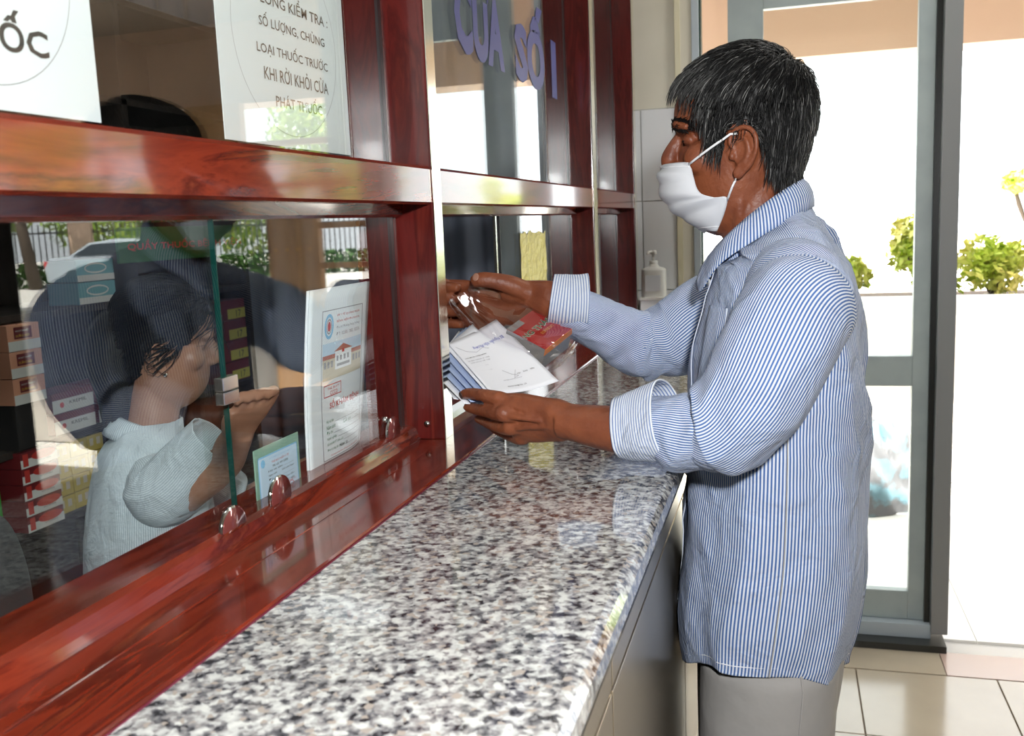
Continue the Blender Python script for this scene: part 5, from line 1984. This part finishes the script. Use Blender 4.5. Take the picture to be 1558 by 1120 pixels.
# office chair back
oc = thing('office_chair', 'dark grey round-backed office chair at the lower left behind the glass', 'chair', (-0.97, 0.88, 0))
rows_ = []
v_, f_ = closed_loft([(0.0, 0, 0.70, .02, .10), (0.0, 0, 0.74, .035, .17), (0.0, 0, 0.84, .042, .205), (0.0, 0, 0.95, .042, .205), (0.0, 0, 1.03, .036, .165), (0, 0, 1.065, .020, .10)], nv=30, nu=40, frame=((1, 0, 0), (0, 1, 0)))
Rz = Matrix.Rotation(math.radians(20), 3, 'Z')
MB().add([tuple(Rz @ Vector(p)) for p in v_], f_, 'dark_grey_fabric', True).build('backrest', oc)
v_, f_ = closed_loft([(-0.22, 0, 0.42, .10, .10), (-0.22, 0, 0.43, .21, .21), (-0.22, 0, 0.50, .21, .21), (-0.22, 0, 0.52, .12, .12)], nv=16, nu=32, frame=((1, 0, 0), (0, 1, 0)))
MB().add(v_, f_, 'dark_grey_fabric', True).build('seat', oc)
MB().tube([(-0.06, 0, 0.46), (0.03, 0, 0.50), (0.04, 0, 0.85)], 0.018, 'black', 8).build('back_support', oc)
MB().tube([(-0.22, 0, 0.06), (-0.22, 0, 0.42)], 0.028, 'black', 12).build('column', oc)
for k in range(5):
    a = 2 * math.pi * k / 5
    MB().tube([(-0.22, 0, 0.08), (-0.22 + 0.28 * math.cos(a), 0.28 * math.sin(a), 0.05)], [0.022, 0.014], 'black', 8).tube([(-0.22 + 0.28 * math.cos(a) - .02, 0.28 * math.sin(a), 0.026), (-0.22 + 0.28 * math.cos(a) + .02, 0.28 * math.sin(a), 0.026)], 0.025, 'black', 12).build('leg', oc)
# grey-blue curtain further inside, seen through the opening
pc = pleated('pharmacy_curtain', -2.55, -0.70, 3.10, 0.6, 2.4, 'curtain_blue', 0.12, 0.025)
tag(pc, 'pleated grey-blue curtain seen dimly through the open serving hatch', 'curtain')

# display shelving with medicine boxes, facing the window
XS = -1.80
sh = thing('medicine_shelf', 'tall dark shelving unit holding the medicine boxes behind the pharmacist', 'shelf', (XS - 0.32, 0, 0))
for y in (1.40, 2.45, 3.035):
    box('side_panel', (-0.02, y - 0.012, 0.0), (0.30, y + 0.012, 2.1), 'dark_shelf_wood', sh)
box('back_panel', (-0.03, 1.40, 0.0), (-0.015, 3.04, 2.1), 'dark_shelf_wood', sh)
for z in (0.10, 0.40, 0.69, 0.90, 1.230, 1.5, 1.8, 2.08):
    box('shelf_board', (-0.018, 1.412, z - 0.018), (0.30, 3.022, z - 0.001), 'dark_shelf_wood', sh)


def med_box(y, z, w_, h_, m1, m2, label, group, depth=0.10, x=None, style=0, x_front=XS - 0.03):
    t = thing('medicine_box', label, 'box', (x_front, y, z), group=group)
    MB().box((-depth, -w_ / 2, 0), (0, w_ / 2, h_), m1).build('carton', t, 0.0015)
    b_ = MB()
    O_ = np.array([0.0, -w_ / 2, 0])
    if style == 0:      # orange/white with a dark name plate
        quad(b_, O_, YU, ZU, 0, 0, w_, h_ * .38, 'box_white', .0006)
        quad(b_, O_, YU, ZU, w_ * .2, h_ * .45, w_ * .75, h_ * .9, 'maroon', .0008)
        add_text(b_, 'HOẠT HUYẾT', (0, -w_ / 2 + w_ * .25, h_ * .70), YU, ZU, w_ * .42, h_ * .12, 'box_white', lift=.001)
        add_text(b_, 'DƯỠNG NÃO', (0, -w_ / 2 + w_ * .25, h_ * .52), YU, ZU, w_ * .42, h_ * .12, 'gold', lift=.001)
    elif style == 1:    # white with red arch
        quad(b_, O_, YU, ZU, 0, 0, w_, h_ * .55, 'box_white', .0006)
        disc(b_, O_, YU, ZU, w_ * .62, h_ * .62, w_ * .33, h_ * .30, 'ink_red', .0008)
        quad(b_, O_, YU, ZU, w_ * .06, h_ * .1, w_ * .2, h_ * .9, 'ink_red', .0008)
        add_text(b_, 'VITAMIN', (0, -w_ / 2 + w_ * .45, h_ * .22), YU, ZU, w_ * .35, h_ * .1, 'ink', lift=.001)
    elif style == 2:    # red over white with name
        quad(b_, O_, YU, ZU, 0, 0, w_, h_ * .66, 'box_white', .0006)
        add_text(b_, 'KREMIL', (0, -w_ / 2 + w_ * .40, h_ * .36), YU, ZU, w_ * .42, h_ * .16, 'ink', lift=.001)
        disc(b_, O_, YU, ZU, w_ * .22, h_ * .38, w_ * .05, h_ * .14, 'ink_red', .0008)
    elif style == 3:    # teal with pale oval
        ring(b_, O_, YU, ZU, w_ * .5, h_ * .6, w_ * .3, h_ * .25, w_ * .03, 'box_white', .0008)
        quad(b_, O_, YU, ZU, 0, 0, w_, h_ * .3, 'box_white', .0006)
    elif style == 4:    # maroon with yellow label 17
        quad(b_, O_, YU, ZU, w_ * .35, h_ * .05, w_, h_ * .55, 'label_yellow', .0008)
        add_text(b_, '17', (0, -w_ / 2 + w_ * .66, h_ * .12), YU, ZU, w_ * .18, h_ * .34, 'ink', lift=.001)
    elif style == 5:
        for r_ in range(2):
            quad(b_, O_, YU, ZU, w_ * (.12 + .44 * r_), h_ * .35, w_ * (.36 + .44 * r_), h_ * .8, 'cream_print', .0008)
    b_.build('print', t)
    return t


for k in range(3):
    med_box(1.945, 1.013 + 0.0655 * k, 0.105, 0.064, 'box_peach', '', ('orange and white medicine box, lowest of the three at the far left', 'orange and white medicine box in the middle of three at the far left', 'orange and white medicine box, topmost of three at the far left')[k], 'orange and white boxes at the far left', style=0, x_front=XS + 0.005)
pd = thing('box_plinth', 'dark plinth block carrying the orange and white boxes', 'block', (XS - 0.10, 1.945, 0.901))
MB().box((0, -0.05, 0), (0.10, 0.05, 0.111), 'black').build('block', pd, 0.001)
for k in range(5):
    med_box(1.955, 0.692 + 0.0405 * k if k < 5 else 0, 0.125, 0.039, 'maroon', '', '%s of five flat red-arched white medicine boxes stacked at the left' % ('lowest', 'second lowest', 'middle', 'second highest', 'topmost')[k], 'red-arched boxes in a stack', style=1, x_front=XS + 0.0)
for r_ in range(4):
    for c_ in range(3):
        med_box(2.065 + 0.066 * c_, 0.692 + 0.0465 * r_, 0.062, 0.044, 'box_yellow', '', 'yellow medicine packet, %s column, %s row of the yellow block' % (('first', 'second', 'third')[c_], ('bottom', 'second', 'third', 'top')[r_]), 'yellow packets stacked in a block', style=5)
med_box(1.80, 0.692, 0.10, 0.185, 'box_green', '', 'bright green upright carton at the left edge of the shelf', 'upright cartons', style=9)
for k in range(2):
    med_box(2.13, 0.902 + 0.056 * k, 0.155, 0.053, 'maroon', '', ('lower', 'upper')[k] + ' long red and white medicine box left of the pharmacist', 'long red and white boxes', style=2)
    med_box(2.30, 0.902 + 0.056 * k, 0.155, 0.053, 'maroon', '', ('lower', 'upper')[k] + ' long red and white box partly behind the pharmacist', 'long red and white boxes', style=2)
for k, (y, z, w_) in enumerate(((2.27, 1.232, 0.15), (2.27, 1.293, 0.15), (2.36, 1.045, 0.10))):
    if k < 2:
        med_box(y, z, w_, 0.058, 'box_teal', '', ('lower', 'upper')[k] + ' teal blue medicine box with a pale oval on the shelf', 'teal boxes', style=3)
for k in range(4):
    med_box(2.93, 0.902 + 0.0705 * k, 0.17, 0.068, 'maroon', '', '%s maroon box with a yellow label 17 right of the pharmacist' % ('lowest', 'second lowest', 'third', 'topmost')[k], 'maroon boxes with yellow labels', style=4)
for k in range(5):
    med_box(1.50 + 0.0 * k, 1.502 + 0.056 * k, 0.14, 0.054, ('box_teal', 'box_white', 'box_peach', 'box_white', 'box_yellow')[k], '', '%s box of the mixed pile on the upper shelf' % ('blue', 'white lower', 'orange', 'white upper', 'yellow')[k], 'mixed boxes on the upper shelf', style=9)
sg_ = thing('green_banner', 'dark green sign strip with red letters above the medicine shelf', 'sign', (XS + 0.0, 2.2, 1.335))
box('banner_board', (-0.004, 0.13, 0.0), (0.004, 0.85, 0.10), 'banner_green', sg_)
b = MB()
add_text(b, 'QUẦY THUỐC BỆNH VIỆN', (0.004, 0.17, 0.03), YU, ZU, 0.60, 0.035, 'ink_red', bold=0.01)
b.build('lettering', sg_)
